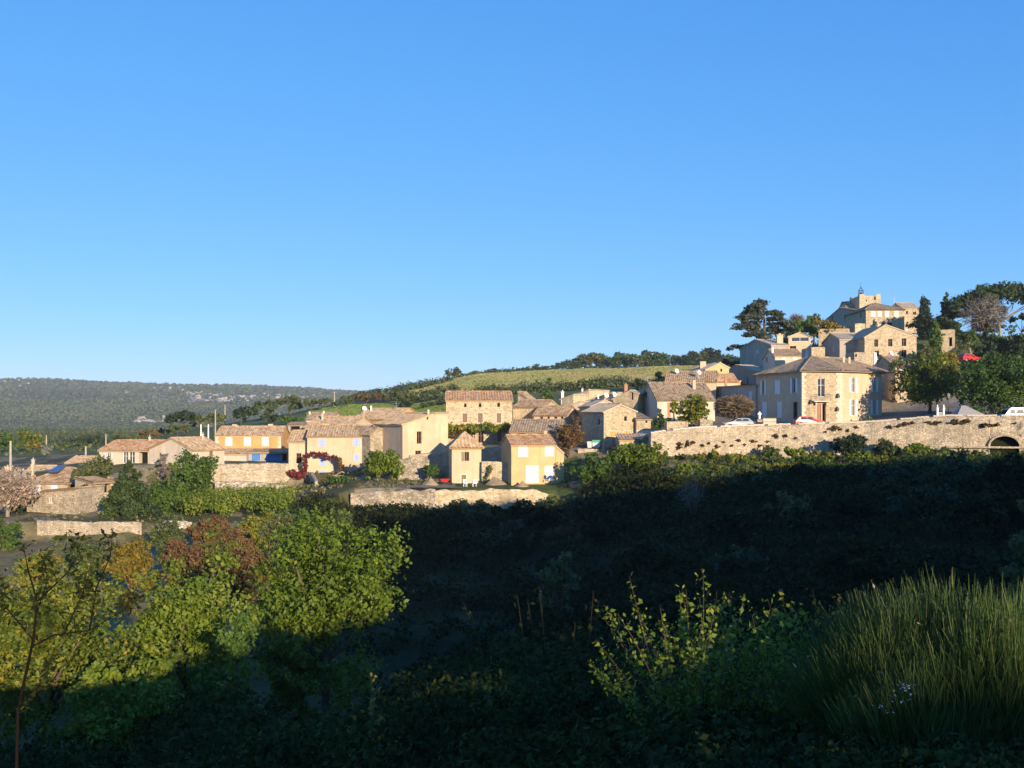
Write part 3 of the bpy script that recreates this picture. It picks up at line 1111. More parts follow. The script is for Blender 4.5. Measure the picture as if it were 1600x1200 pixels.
def tree(name, label, px0, px1, top, Y, mat, base=None, bot=None, shape='round', dens=1.0, bark='bark', group=None, cat='tree', K=None,
         leaf=None, depth=1.0, flat=.85, seed=None, tvar=.28, tint0=.5, rfrac=None, lower=.2, trunkr=None, aspect=.6, up=.35, shell=.5, trunk=True, rough=.14, core=.35, sprays=10):
    """crown between picture columns px0..px1 and row top..bot at distance Y; stands on the ground there"""
    rng = np.random.default_rng(seed if seed is not None else int(px0 * 7 + top * 13 + Y))
    if cat == 'tree':
        cat = {'bush': 'bush', 'shrub': 'shrub', 'fig_bush': 'bush', 'climber': 'climber', 'wall_plant': 'plant', 'hedge_mass': 'thicket'}.get(name, 'tree')
    cx = (px0 + px1) / 2
    X = (cx - 800) / F * Y
    gzv = gzx(X, Y)
    zb = gzv if base is None else (HZ - base) / F * Y
    w = (px1 - px0) / F * Y
    zt = (HZ - top) / F * Y - zb
    z0 = max(.1, ((HZ - bot) / F * Y - zb)) if bot is not None else max(.15, zt * .18)
    if cat in ('bush', 'shrub'):
        z0 = -.1 * zt
    h = zt - z0
    zc = (zt + z0) / 2
    size = leaf or max(.12, 2.3 * px_size(Y))
    root = thing(name, label, cat, (X, Y, zb), group)
    area = (w / px_size(Y)) * (h / px_size(Y))
    n = int(min(60000, max(500, area * dens * 2.6 / max(1, (size / px_size(Y) / 2.3) ** 2))))
    if shape == 'round':
        K = K or 26
        cl = ellipsoid_clumps(rng, w, w * depth, h, zc, K, rfrac or .2, shell, rough, lower)
    elif shape == 'column':
        K = K or 22
        zz = np.linspace(z0 + h * .05, zt - h * .06, K)
        f = (zz - z0) / h
        prof = np.interp(f, [0, .12, .45, .8, 1], [.6, .95, 1.0, .6, .12])
        cl = np.stack([rng.normal(size=K) * w * .1 * prof, rng.normal(size=K) * w * .1 * prof, zz, w * .42 * prof + .05], 1)
        flat = 1.2
    elif shape == 'cone':
        K = K or 40
        cl = []
        for i in range(K):
            f = (i + rng.random()) / K
            rr = w / 2 * (1 - f) ** .8 * (.55 + .5 * rng.random())
            a = rng.random() * 6.28
            r = w * .15 * (1.15 - f) * (.7 + .6 * rng.random())
            cl.append((math.cos(a) * rr * .85, math.sin(a) * rr * .85 * depth, z0 + h * (.05 + .9 * f), r))
        cl = np.array(cl)
    elif shape == 'layers':          # cedar: flat plates along near-level boughs
        cl = []
        K = K or 13
        for i in range(K):
            f = (i + .5) / K
            reach = w / 2 * np.interp(f, [0, .25, .6, 1], [.55, 1, .85, .35]) * (.75 + .35 * rng.random())
            a = rng.choice([0, math.pi]) + rng.normal() * .7
            zz = z0 + h * (f * .93 + .03)
            for q in np.linspace(.25, 1, 7):
                for _ in range(3):
                    cl.append((math.cos(a) * reach * q + rng.normal() * w * .03 * q, math.sin(a) * reach * q * depth + rng.normal() * w * .05 * q,
                               zz + .03 * h * q - .05 * h * q ** 3 + rng.normal() * h * .014, w * .064 * (.7 + .6 * rng.random()) * (1.25 - .5 * q)))
        cl = np.array(cl)
        flat = .32
    elif shape == 'umbrella':
        K = K or 34
        cl = []
        for i in range(K):
            a = rng.random() * 6.28
            q = math.sqrt(rng.random())
            dome = 1 - q * q * .75
            r = w * .085 * (.7 + .6 * rng.random())
            cl.append((math.cos(a) * q * w * .45, math.sin(a) * q * w * .45 * depth, z0 + (h - r * .6) * (dome * .8 + .2 * rng.random()), r))
        cl = np.array(cl)
        flat = .55
    big = cl
    if sprays and shape in ('round', 'umbrella'):
        # leafy sprays at the clump surfaces with gaps between them, a thin filling inside
        kk = len(cl)
        d = rng.normal(size=(kk, sprays, 3))
        d /= np.linalg.norm(d, axis=2, keepdims=True)
        cc = cl[:, None, :3] + d * cl[:, None, 3:4] * (.55 + .55 * rng.random((kk, sprays, 1))) * np.array([1, 1, flat])
        rr = cl[:, None, 3:4] * (.2 + .26 * rng.random((kk, sprays, 1)) ** 1.5)
        fine = np.concatenate([cc, rr], 2).reshape(-1, 4)
        V1, Q1, t1 = clump_leaves(fine, int(n * .72), size, rng, .9, up, aspect, tvar, tint0, .15)
        V2, Q2, t2 = clump_leaves(cl, int(n * .28), size, rng, flat, up, aspect, tvar, tint0 - .1, .2)
        V, Q, t = np.concatenate([V1, V2]), np.concatenate([Q1, Q2 + len(V1)]), np.concatenate([t1, t2])
    else:
        V, Q, t = clump_leaves(cl, n, size, rng, flat, up, aspect, tvar, tint0, core)
    quads_obj('crown', V, Q, M[mat], root, tint=t)
    r0 = trunkr or max(.05, min(.5, .022 * zt + .03))
    ht = {'round': z0 + h * .3, 'column': z0 + h * .6, 'cone': zt * .85, 'layers': zt * .9, 'umbrella': z0 * .75}[shape]
    if shape in ('cone', 'layers'):
        mb = MB()
        mb.tube([(0, 0, -.6), (0, 0, ht * .5), (0, 0, ht)], [r0 * 1.4, r0, r0 * .3], 7)
        for i in rng.choice(len(cl), min(14, len(cl)), replace=False):
            c = Vector(cl[i][:3])
            mb.tube([(0, 0, max(.2, c.z - .15 * c.xy.length)), c], [r0 * .35, r0 * .1], 4)
    else:
        mb = limbs_mesh(rng, ht, r0, cl, 7 if shape == 'round' else (9 if shape == 'umbrella' else 3))
    if trunk:
        mb.build('trunk', M[bark], root, smooth=True)
    return root


def copy_tree(src, loc, scale, rotz, label=None, group=None):
    c = src.copy()
    COL.objects.link(c)
    c.location = loc
    c.scale = scale
    c.rotation_euler = (0, 0, rotz)
    if label:
        c['label'] = label
    if group:
        c['group'] = group
    for ch in src.children:
        k = ch.copy()
        COL.objects.link(k)
        k.parent = c
    return c


def twigs(name, label, cat, px0, px1, top, bot, Y, mat, n=2600, bark='barkpale', base=None, group=None, droop=.0, leafmix=None, dome=True, wid=None, trunk_h=None, seed=3):
    """a bare crown: real limbs that fork into fine shoots"""
    rng = np.random.default_rng(seed)
    cx = (px0 + px1) / 2
    X = (cx - 800) / F * Y
    zb = gzx(X, Y) if base is None else (HZ - base) / F * Y
    w = (px1 - px0) / F * Y
    zt, z0 = (HZ - top) / F * Y - zb, (HZ - bot) / F * Y - zb
    root = thing(name, label, cat, (X, Y, zb), group)
    th = trunk_h if trunk_h is not None else z0 * .9
    mb = MB()
    r0 = .028 * zt + .04
    topv = Vector((0.05 * zt, 0, th))
    mb.tube([(0, 0, -.6), (0.01, 0, th * .5), topv], [r0 * 1.4, r0, r0 * .85], 7)
    tips = []
    for k in range(10):
        a = k / 10 * 6.28 + rng.normal() * .2
        el = .25 + .75 * rng.random()
        e = Vector((math.cos(a) * w * .3, math.sin(a) * w * .3, th + (zt - th) * (.45 + .25 * el)))
        mb.tube([topv, topv.lerp(e, .5) + Vector((0, 0, .15 * (zt - th))), e], [r0 * .5, r0 * .3, r0 * .12], 5)
        tips += [topv.lerp(e, .6), e]
    mb.build('trunk', M[bark], root, smooth=True)
    d = rng.normal(size=(n, 3))
    d /= np.linalg.norm(d, axis=1, keepdims=True)
    q = rng.random(n) ** .45
    ends = d * q[:, None] * np.array([w / 2, w / 2, (zt - z0) / 2]) + np.array([0, 0, (zt + z0) / 2])
    T = np.array([list(p) for p in tips])
    st = T[rng.integers(0, len(T), n)]
    a0 = st + (ends - st) * (.35 + .4 * rng.random((n, 1)))
    ends[:, 2] -= droop * rng.random(n)
    dirv = ends - a0
    side = np.cross(dirv, rng.normal(size=(n, 3)))
    side /= np.linalg.norm(side, axis=1, keepdims=True) + 1e-9
    ww = (wid or .55 * px_size(Y)) * side
    V = np.stack([a0 - ww * .6, a0 + ww * .6, ends + ww * .3, ends - ww * .3], 1).reshape(-1, 3)
    Q = np.arange(4 * n).reshape(n, 4)
    quads_obj('crown', V, Q, M[mat], root, tint=rng.random(n))
    if leafmix:
        m, k, sz = leafmix
        C = ends[rng.integers(0, n, k)] + rng.normal(size=(k, 3)) * .1
        V, Q = leaf_quads(C, rng.normal(size=(k, 3)), sz, .6, rng)
        quads_obj('leaves', V, Q, M[m], root, tint=rng.random(k))
    return root


def sprig_shoots(rng, base, n, h, spread, leaf, per, wood=.008):
    """upright shoots carrying leaves; returns leaf quads, tints and a stem mesh builder"""
    Cs, Ns, mb = [], [], MB()
    for i in range(n):
        a = rng.random() * 6.28
        r = math.sqrt(rng.random()) * spread
        p0 = np.array([base[0] + math.cos(a) * r * .35, base[1] + math.sin(a) * r * .35, base[2]])
        hh = h * (.55 + .5 * rng.random()) * (1 - .25 * r / spread)
        p2 = p0 + np.array([math.cos(a) * r * .9, math.sin(a) * r * .9, hh])
        p1 = (p0 + p2) / 2 + np.array([rng.normal() * .08, rng.normal() * .08, hh * .08])
        ts = np.linspace(0, 1, 6)
        pts = [(1 - t) ** 2 * p0 + 2 * t * (1 - t) * p1 + t * t * p2 for t in ts]
        mb.tube(pts, [wood * (1.2 - t) for t in ts], 4)
        tt = .2 + .8 * rng.random(per)
        C = ((1 - tt) ** 2)[:, None] * p0 + (2 * tt * (1 - tt))[:, None] * p1 + (tt ** 2)[:, None] * p2
        Cs.append(C + rng.normal(size=(per, 3)) * leaf * .8)
        Ns.append(rng.normal(size=(per, 3)) + np.array([0, 0, .5]))
    return np.concatenate(Cs), np.concatenate(Ns), mb


def shoot_shrub(name, label, px, Y, base_z, top, n, spread, leaf, per, mat, cat='shrub', bark='bark', group=None, seed=5, shaggy=0):
    rng = np.random.default_rng(seed)
    X = (px - 800) / F * Y
    h = (HZ - top) / F * Y - base_z
    root = thing(name, label, cat, (X, Y, base_z), group)
    C, Nn, mb = sprig_shoots(rng, (0, 0, 0), n, h, spread, leaf, per)
    V, Q = leaf_quads(C, Nn, leaf, .6, rng)
    quads_obj('leaves', V, Q, M[mat], root, tint=rng.random(len(Q)))
    mb.build('stems', M[bark], root)
    return root


def broom(name, label, px, Y, base_z, h, spread, n, seed):
    rng = np.random.default_rng(seed)
    X = (px - 800) / F * Y
    root = thing(name, label, 'shrub', (X, Y, base_z), 'broom bushes on the bank')
    a = rng.random(n) * 6.28
    r = np.sqrt(rng.random(n))
    lump = .8 + .35 * np.sin(a * 3 + seed) * r
    hz = h * (1 - .55 * r ** 2) * lump * rng.random(n) ** .55
    p0 = np.stack([np.cos(a) * r * spread * .8, np.sin(a) * r * spread * .8, hz * .72], 1)
    lean = r * .55 + rng.normal(size=n) * .22
    ln = h * (.18 + .30 * rng.random(n))
    aa = a + rng.normal(size=n) * .5
    d0 = np.stack([np.cos(aa) * np.sin(lean), np.sin(aa) * np.sin(lean), np.cos(lean)], 1)
    d1 = d0 * .8 + np.stack([rng.normal(size=n) * .18, rng.normal(size=n) * .18, .35 * np.ones(n)], 1)
    d1 /= np.linalg.norm(d1, axis=1, keepdims=True)
    mid = p0 + d0 * ln[:, None] * .5
    end = mid + d1 * ln[:, None] * .5
    s = np.cross(d0, rng.normal(size=(n, 3)))
    s /= np.linalg.norm(s, axis=1, keepdims=True)
    w0 = s * .0036
    V = np.stack([p0 - w0, p0 + w0, mid + w0, mid - w0, end + w0 * .35, end - w0 * .35], 1).reshape(-1, 3)
    i = np.arange(n)[:, None] * 6
    Q = np.concatenate([i + np.array([[0, 1, 2, 3]]), i + np.array([[3, 2, 4, 5]])])
    t = rng.random(n) ** 1.6
    quads_obj('stems', V, Q, M['l_broom'], root, tint=np.concatenate([t, t]))
    k = max(20, n // 260)
    j = rng.integers(0, n, k)
    Vp, Qp = leaf_quads(end[j], rng.normal(size=(k, 3)), .04, .3, rng)
    quads_obj('dry_seed_pods', Vp, Qp, M['l_pink'], root, tint=rng.random(k))  # dry seed pods at the stem tips
    return root


def scatter_clumps(name, label, cat, mat, clumps, n, size_fn, flat=.9, tvar=.35, tint0=.45, seed=2, kind='stuff', up=.3):
    """ground cover nobody could count: leaves of many low clumps, one object"""
    rng = np.random.default_rng(seed)
    cl = np.asarray(clumps)
    Yc = np.maximum(cl[:, 1], 3)
    w = (cl[:, 3] / Yc) ** 2
    w = w / w.sum()
    idx = rng.choice(len(cl), n, p=w)
    d = rng.normal(size=(n, 3))
    d /= np.linalg.norm(d, axis=1, keepdims=True)
    d[:, 2] = np.abs(d[:, 2]) * .9 - .1
    rr = cl[idx, 3] * (.45 + .6 * rng.random(n))
    off = d * rr[:, None]
    off[:, 2] *= flat
    C = cl[idx, :3] + off
    size = size_fn(C[:, 1])[:, None]
    Nn = d + rng.normal(size=(n, 3)) * .8 + np.array([0, 0, up])
    V, Q = leaf_quads(C, Nn, size, .6, rng)
    ct = rng.normal(size=len(cl)) * tvar * .7
    t = (tint0 + ct[idx] + rng.normal(size=n) * tvar * .5).clip(0, 1)
    o = quads_obj(name, V, Q, M[mat], tint=t)
    return tag(o, label, cat, kind=kind)

# ------------------------------------------------------------------ light, air, camera
def setup():
    w = bpy.data.worlds.new('World')
    scene.world = w
    w.use_nodes = True
    nt = w.node_tree
    bg = nt.nodes['Background']
    sky = nt.nodes.new('ShaderNodeTexSky')
    sky.sky_type = 'NISHITA'
    sky.sun_disc = False
    sky.sun_elevation = SUN_EL
    sky.sun_rotation = math.pi - SUN_AZ
    sky.air_density = SKY_AIR
    sky.dust_density = SKY_DUST
    sky.ozone_density = SKY_OZONE
    sky.altitude = 300
    sp = nt.nodes.new('ShaderNodeSeparateColor')
    cb = nt.nodes.new('ShaderNodeCombineColor')
    nt.links.new(sky.outputs[0], sp.inputs[0])
    for i, (g, k) in enumerate(SKY_RESP):        # film-like response: the bright horizon is held back
        pw = N(nt, 'ShaderNodeMath', operation='POWER')
        pw.inputs[1].default_value = g
        ml = N(nt, 'ShaderNodeMath', operation='MULTIPLY')
        ml.inputs[1].default_value = k
        nt.links.new(sp.outputs[i], pw.inputs[0])
        nt.links.new(pw.outputs[0], ml.inputs[0])
        nt.links.new(ml.outputs[0], cb.inputs[i])
    nt.links.new(cb.outputs[0], bg.inputs[0])
    bg.inputs[1].default_value = SKY_STR
    sd = bpy.data.lights.new('sun', 'SUN')
    sd.energy = SUN_STR
    sd.angle = R(.5)
    sd.color = (1.0, 0.81, 0.58)
    so = bpy.data.objects.new('sun', sd)
    link(so)
    v = Vector((SX * math.cos(SUN_EL), SY * math.cos(SUN_EL), math.sin(SUN_EL)))
    so.rotation_euler = v.to_track_quat('Z', 'Y').to_euler()
    so.location = v * 50
    cd = bpy.data.cameras.new('camera')
    cam = bpy.data.objects.new('camera', cd)
    link(cam)
    cam.location = (0, 0, 0)
    cam.rotation_euler = (math.pi / 2, 0, 0)
    cd.sensor_width = 36
    cd.lens = 36
    cd.shift_y = (HZ - 600) / F
    cd.clip_start = .1
    cd.clip_end = 30000
    scene.camera = cam
    vs = scene.view_settings
    scene.display_settings.display_device = 'sRGB'
    vs.view_transform = 'Standard'
    vs.look = 'None'
    vs.gamma = 1
    vs.use_curve_mapping = False
    vs.exposure = EXPO
    cy = scene.cycles
    cy.max_bounces = 6
    cy.diffuse_bounces = 3
    cy.glossy_bounces = 2
    cy.transmission_bounces = 3
    cy.transparent_max_bounces = 4
    cy.volume_bounces = 0
    cy.use_denoising = True
    cy.sample_clamp_indirect = 4

# ================================================================== THE PLACE
ground = build_ground()


# ------------------------------------------------------------------ houses, left to right
def solar():
    r, org, fs, rf = house('house', 'low stone house with brown hipped roof carrying a blue solar panel', (41, 129), (127, 129), 9, 778, 755, ('hip', 731, .62),
                           'stone_grey', 't_brown', [('shut', 58, 756, 769, 9, 'paleblue'), ('shut', 84, 756, 768, 10, 'paleblue'), ('void', 112, 756, 768, 12)], chim=[(51, 727, 738, 4, 134.5)])
    mb = MB()
    a, b, c, d = P(76, 741, 130.6), P(91, 741, 130.6), P(104, 731.5, 133.2), P(90, 731.5, 133.2)
    up = Vector((0, -.25, .45))
    lo = [q + up * .5 for q in (a, b, c, d)]
    hi = [q + up * .75 for q in (a, b, c, d)]
    mb.add(lo + hi, [(3, 2, 1, 0), (4, 5, 6, 7), (0, 1, 5, 4), (1, 2, 6, 5), (2, 3, 7, 6), (3, 0, 4, 7)])
    mb.build('solar_panel', M['panel'], rf, org)


solar()
house('house', 'pale roofed cottage at the left edge behind the bare pinkish tree', (-45, 136), (40, 139), 8, 785, 757, ('f', 737), 'stone_grey', 't_pale',
      [('shut', 22, 759, 770, 8, 'paleblue')], chim=[(12, 731, 740, 6, 140)])
house('house', 'small house with a pale roof and mushroom shaped chimney beyond the solar roof', (33, 152), (73, 152), 7, 765, 743, ('f', 728), 'cream', 't_sand', chim=[(52, 719, 733, 4, 154, 'cream'), ])
house('outbuilding', 'tiny cream outbuilding with sandy tiles under the far field poles', (103, 168), (141, 167), 5, 738, 723, ('f', 713), 'cream', 't_sand', [('shut', 131, 726, 735, 5, 'greywhite')], cat='outbuilding')
house('outbuilding', 'roofless looking grey stone outbuilding with two slit windows and a drainpipe', (44, 114), (119, 112), 4.5, 812, 775, ('poly', [(44, 777), (70, 767), (119, 763)]), 'stone_grey', 't_grey',
      [('dark', 53, 778, 787, 4), ('glass', 79, 776, 786, 6)], cat='outbuilding')
house('garage', 'open stone garage with two dark bays at the far left', (9, 115), (44, 114.5), 5, 810, 785, ('f', 777), 'stone_grey', 't_pale',
      [('void', 22, 791, 808, 13), ('void', 38, 791, 808, 8)], cat='garage')
house('shed', 'brown roofed open shed between the ivy tree and the conifer', (145, 119), (177, 121), 4, 772, 754, ('f', 745, 1.0), 'sand', 't_brown', [('void', 162, 756, 770, 22)], cat='shed', oh=.4)
house('house', 'long house with bright orange tiled roof and grey glazed doors', (155, 153), (251, 151), 9, 730, 703.5, ('f', 688), 'cream', 't_red',
      [('glass', 196, 706, 724, 8), ('glass', 206, 706, 724, 9), ('void', 224, 706, 725, 14), ('open', 170, 707, 716, 6, 'greywhite')], chim=[(234, 684, 690, 3, 156)])
house('barn', 'cream gabled barn with sandy roof seen corner on', (233, 151), (300, 147), 6.5, 726, 701, ('poly', [(233, 701), (268, 684.5), (300, 703)]), 'cream', 't_sand',
      [('dark', 250, 708, 716, 4)], rops=[('door', 330, 704, 716, 6, 'brownpaint')], chim=[(317, 679, 690, 3, 153, 'cream')], cat='barn', oh=.3)
house('house', 'ochre house with three white shuttered windows in one row', (337, 171.5), (439, 171.5), 7, 726, 680.5, ('f', 666.5), 'ochre', 't_sand',
      [('shut', 357.5, 681.5, 696.5, 10, 'white'), ('shut', 386.5, 681.5, 696.5, 10, 'white'), ('shut', 414.5, 681.5, 696.5, 10, 'white')], chim=[(367, 663, 668, 7, 175.5, 'sand', False), (423, 662.5, 668, 7, 175.5, 'sand', False)], trim=True)
house('lean_to', 'low lean-to with sandy tiles and pale panelled front below the ochre house', (337, 165.5), (385, 165.5), 5.5, 726, 709.5, ('f', 701, 1.0), 'concrete', 't_sand',
      [('shut', 347, 712, 722, 11, 'greywhite'), ('shut', 368, 712, 722, 8, 'cream')], cat='lean-to')
house('shelter', 'dark open shelter hung with a blue tarpaulin and a blue shutter', (388, 167), (450, 167), 4.5, 726, 706.5, ('f', 701, 1.0), 'greyplaster', 't_grey',
      [('shut', 400, 709.5, 720, 14, 'tarp'), ('shut', 427, 708, 722, 24, 'tarp'), ('void', 444, 708, 722, 8)], cat='shelter', oh=.6)
house('house', 'narrow sand block with a dark door at the left end of the long stone house', (451, 152.2), (480, 152.2), 6, 745, 690, ('f', 673), 'sand', 't_sand',
      [('dark', 467, 708, 724, 8)])
house('house', 'long stone house with lavender blue shutters and a red creeper pergola', (480, 151), (578, 151.6), 8.5, 745, 681.5, ('f', 664), 'sand', 't_sand',
      [('shut', 503, 685.5, 697.5, 10, 'blue'), ('shut', 557, 685, 697, 10, 'blue'), ('shut', 504, 717, 727.5, 10, 'blue'), ('shut', 557, 710, 720, 9, 'blue'), ('shut', 503, 735.5, 742, 10, 'blue')])
house('house', 'rubble stone gable with one faded lilac shutter', (578.5, 150), (610, 152.5), 9, 742, 682, ('poly', [(578, 679), (590, 668), (610, 673)]), 'stone_grey', 't_grey',
      [('shut', 600.5, 683, 694, 7, 'lilac')])
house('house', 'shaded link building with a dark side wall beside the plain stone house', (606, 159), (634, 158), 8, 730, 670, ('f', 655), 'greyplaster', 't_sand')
house('house', 'ochre house with orange roof and a round satellite dish behind the long stone house', (550, 190), (614, 184), 9, 680, 655, ('f', 638.5), 'ochre', 't_sand',
      [('dark', 579, 657, 666, 4)], chim=[(580, 634, 642, 2.4, 192, 'white', False)], dish=[(569, 638.5, 189)], aer=[(619, 628, 643, 188)])
house('house', 'tiled roof rising just behind the long stone house', (476, 174), (549, 171), 9, 690, 667, ('f', 651), 'sand', 't_sand', chim=[(504, 648, 656, 3, 176)])
house('house', 'small grey topped house with two pegs on its ridge among the green trees', (478, 197), (519, 196), 6, 670, 655, ('f', 645), 'cream', 't_grey', chim=[(484, 643, 647, 2, 199, 'white', False), (506, 642, 647, 2, 199, 'white', False)])
house('porch', 'small flat porch with a white post beside the ochre house', (450, 182), (473, 182), 4, 685, 663.5, ('f', 660, 1.0), 'greyplaster', 't_grey', [('void', 461, 666, 680, 15)], cat='porch')
house('house', 'large plain stone house with a tall dark window and a rising gable', (629, 146), (700, 150), 9, 718, 663, ('poly', [(629, 663), (679, 645.5), (700, 645)]), 'peach', 't_sand',
      [('dark', 655, 674, 693.5, 7.5), ('dark', 668, 651, 656, 2.5), ('dark', 653.5, 704, 713, 9)], chim=[(669.5, 640, 648, 3, 149, 'cream', False)])
house('house', 'tall three storey stone house with brown shutters and a long vine canopy', (697, 159.5), (800.5, 160), 9.5, 702, 625.5, ('f', 612), 'stone', 't_red',
      [('dark', 727, 630.5, 636.5, 4), ('dark', 750, 630.5, 636.5, 4), ('dark', 779, 629.5, 636, 4.5), ('shut', 726.5, 646, 660, 7.5, 'brownpaint'), ('shut', 750.5, 645.5, 660, 7.5, 'brownpaint'), ('shut', 779.5, 645.5, 660.5, 7, 'brownpaint'),
       ('dark', 751.5, 674, 692, 8.5), ('shut', 780, 672, 690, 7, 'brownpaint')], pitch=.42, amp=.1)
house('pavilion', 'square pavilion with a steep pyramid roof of ribbed tiles', (706, 138.4), (752, 139), 4.6, 759, 700, ('pyr', 675.5), 'sand', 't_sand',
      [('openl', 729.5, 706, 720.5, 7, 'wood'), ('door', 724.5, 742, 758, 7, 'brownpaint')], pitch=.5, amp=.13)
house('house', 'bright yellow house with white shutters and a red brown roof', (799, 135), (868, 136.2), 7, 759, 695, ('f', 680), 'yellow', 't_red',
      [('shut', 817.5, 696.5, 713.5, 14, 'white'), ('shut', 858.5, 696, 712.5, 13, 'white'), ('shut', 832, 728, 754, 19, 'white'), ('shut', 858, 728.5, 750, 13, 'white')], chim=[(852.5, 673, 682, 5, 140, 'sand', False)])
house('lean_to', 'sloping end wall against the right side of the bright yellow house', (868.3, 136.4), (881, 136.7), 4.5, 757, 696, ('poly', [(868, 696.5), (881, 708)]), 'yellow', 't_pale', cat='lean-to', oh=.05)
house('house', 'broad house with a long brown tiled roof directly behind the yellow house', (797, 151), (876, 150), 9, 700, 674.5, ('f', 656), 'greyplaster', 't_grey', [('dark', 815, 677, 684, 10), ('dark', 845, 677, 684, 8)])
house('house', 'house with a red brown roof over a row of small dark windows', (834, 163), (885, 161), 6, 672, 648.5, ('f', 635), 'peach', 't_brown',
      [('dark', 846, 651, 657, 5), ('dark', 857, 650.5, 657, 4), ('dark', 868, 650.5, 657, 5), ('dark', 878, 650.5, 657, 4)])
house('house', 'rough stone house with a red lean roof against the tall three storey house', (801.5, 168), (848, 166), 8, 668, 636, ('f', 625.5), 'stone', 't_brown')
house('ruin', 'broken stone pinnacle standing behind the red lean roof', (809, 182), (829, 181), 4, 650, 626, ('poly', [(809, 612), (813, 616), (829, 628)]), 'stone_grey', 't_grey', cat='ruin', oh=.02)
house('house', 'small sunlit stone house left of the stepped roofs with a white chimney pot', (876, 187), (896, 185), 7, 645, 623, ('poly', [(876, 623.5), (896, 617)]), 'stone', 't_pale', chim=[(879, 613, 625, 4, 187, 'white')])
house('house', 'topmost of the stepped roofs, a sunlit wall with a thin chimney', (897, 190), (920, 188), 7, 645, 614, ('poly', [(897, 616), (905, 614.5), (920, 609.5)]), 'sand', 't_pale', chim=[(910, 607, 617, 2.5, 189, 'white', False)])
house('house', 'low front of the stepped roofs with a pale sloping gable', (889, 172), (906, 171), 7, 672, 632, ('poly', [(889, 633), (906, 628)]), 'sand', 't_pale')
house('house', 'stepped house with a pale sloping roof and two white satellite dishes', (913, 178), (957, 175), 7, 650, 628.5, ('poly', [(913, 628), (957, 613.5)]), 'sand', 't_pale', chim=[(935, 616, 624, 2.5, 176, 'white', False)], dish=[(947, 618, 174.5), (960, 617, 174)])
house('house', 'sunlit gable with a single black hatch above the narrow lane', (924, 156), (960, 156.5), 9, 690, 634, ('poly', [(924, 634.5), (945, 624.5), (960, 631.5)]), 'sand', 't_pale', [('dark', 936, 634, 639, 4.5)], lops=[('shut', 914, 648, 662, 3, 'blue')])
house('house', 'stone house with an orange chimney rising above the stepped roofs', (958, 173), (996, 171), 7, 665, 620, ('poly', [(958, 623), (985, 610), (996, 614)]), 'stone_tan', 't_pale', [('dark', 988, 613, 625, 3)], chim=[(978, 602, 616, 5, 173, 'terra')])
house('house', 'broad stone gable with one small window and a deep shaded side over the lane', (943.5, 147), (994, 149), 7, 692, 640, ('poly', [(943.5, 643), (969, 631.5), (994, 642.5)]), 'stone_tan', 't_pale',
      [('dark', 977.5, 650.5, 658, 4.5), ('shut', 957, 674, 682, 10, 'orangewood'), ('shut', 979.5, 673.5, 682, 10, 'orangewood')], lops=[('dark', 936, 655, 664, 3)])
house('house', 'low annex with a wide white garage front beside the broad stone gable', (994.5, 148), (1017, 148.3), 6, 692, 655, ('f', 645.5, 1.0), 'stone_tan', 't_grey',
      [('shut', 1004.5, 673, 682.5, 21, 'white'), ('dark', 1010, 657, 661, 3)])
house('shed', 'shed roof of strongly ribbed tiles sunk behind the green shrubs', (968, 141), (1017, 141), 4, 702, 687, ('f', 678.5, 1.0), 'stone', 't_sand', cat='shed', pitch=.42, amp=.12)
house('house', 'large house with a broad weathered brown roof and a tall thin chimney', (1027, 165), (1117, 166), 12, 668, 625, ('f', 598), 'cream', 't_grey',
      [('door', 1045, 629, 652, 5, 'terra'), ('shut', 1095, 630, 643, 7, 'greywhite')], lops=[('dark', 1009, 603, 622, 4)], chim=[(1084.5, 594, 612, 4.5, 169.5, 'sand', False)], aer=[(1012, 588, 603, 171)])
house('house', 'wide brown roof with two white dishes behind the broad weathered roof', (1040, 184), (1119, 182), 10, 645, 597, ('f', 581), 'sand', 't_brown', dish=[(1057, 580, 187), (1092, 582.5, 184)], chim=[(1048, 585, 592, 3, 188, 'white', False)])
house('house', 'bright yellow gable with a small window on the skyline of roofs', (1103, 194), (1139, 195), 9, 625, 576, ('poly', [(1103, 577), (1125, 566.5), (1139, 574)]), 'yellow', 't_pale', [('dark', 1127, 576, 581, 3)], chim=[(1098, 565, 577, 9, 198, 'peach', False)])
house('house', 'small red tiled roof stepping down in front of the bright yellow gable', (1117, 187), (1153, 187.5), 6, 625, 596, ('f', 584), 'peach', 't_red', chim=[(1134, 588, 597, 3.5, 180, 'terra', False)])
house('house', 'little orange walled house with a low pale roof under the red tiles', (1117, 190), (1157, 190.5), 5, 645, 604, ('poly', [(1117, 604), (1157, 595.5)]), 'ochre', 't_pale')
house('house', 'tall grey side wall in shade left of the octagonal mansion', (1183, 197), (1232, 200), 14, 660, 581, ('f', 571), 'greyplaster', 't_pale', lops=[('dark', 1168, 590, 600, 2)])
house('house', 'low shaded lean-to with a pale blue shutter touching the octagonal mansion', (1181, 167.5), (1186, 167.6), 19, 668, 602, ('f', 605, 1.0), 'greyplaster', 't_grey', lops=[('shut', 1172, 612, 624, 6, 'paleblue')])


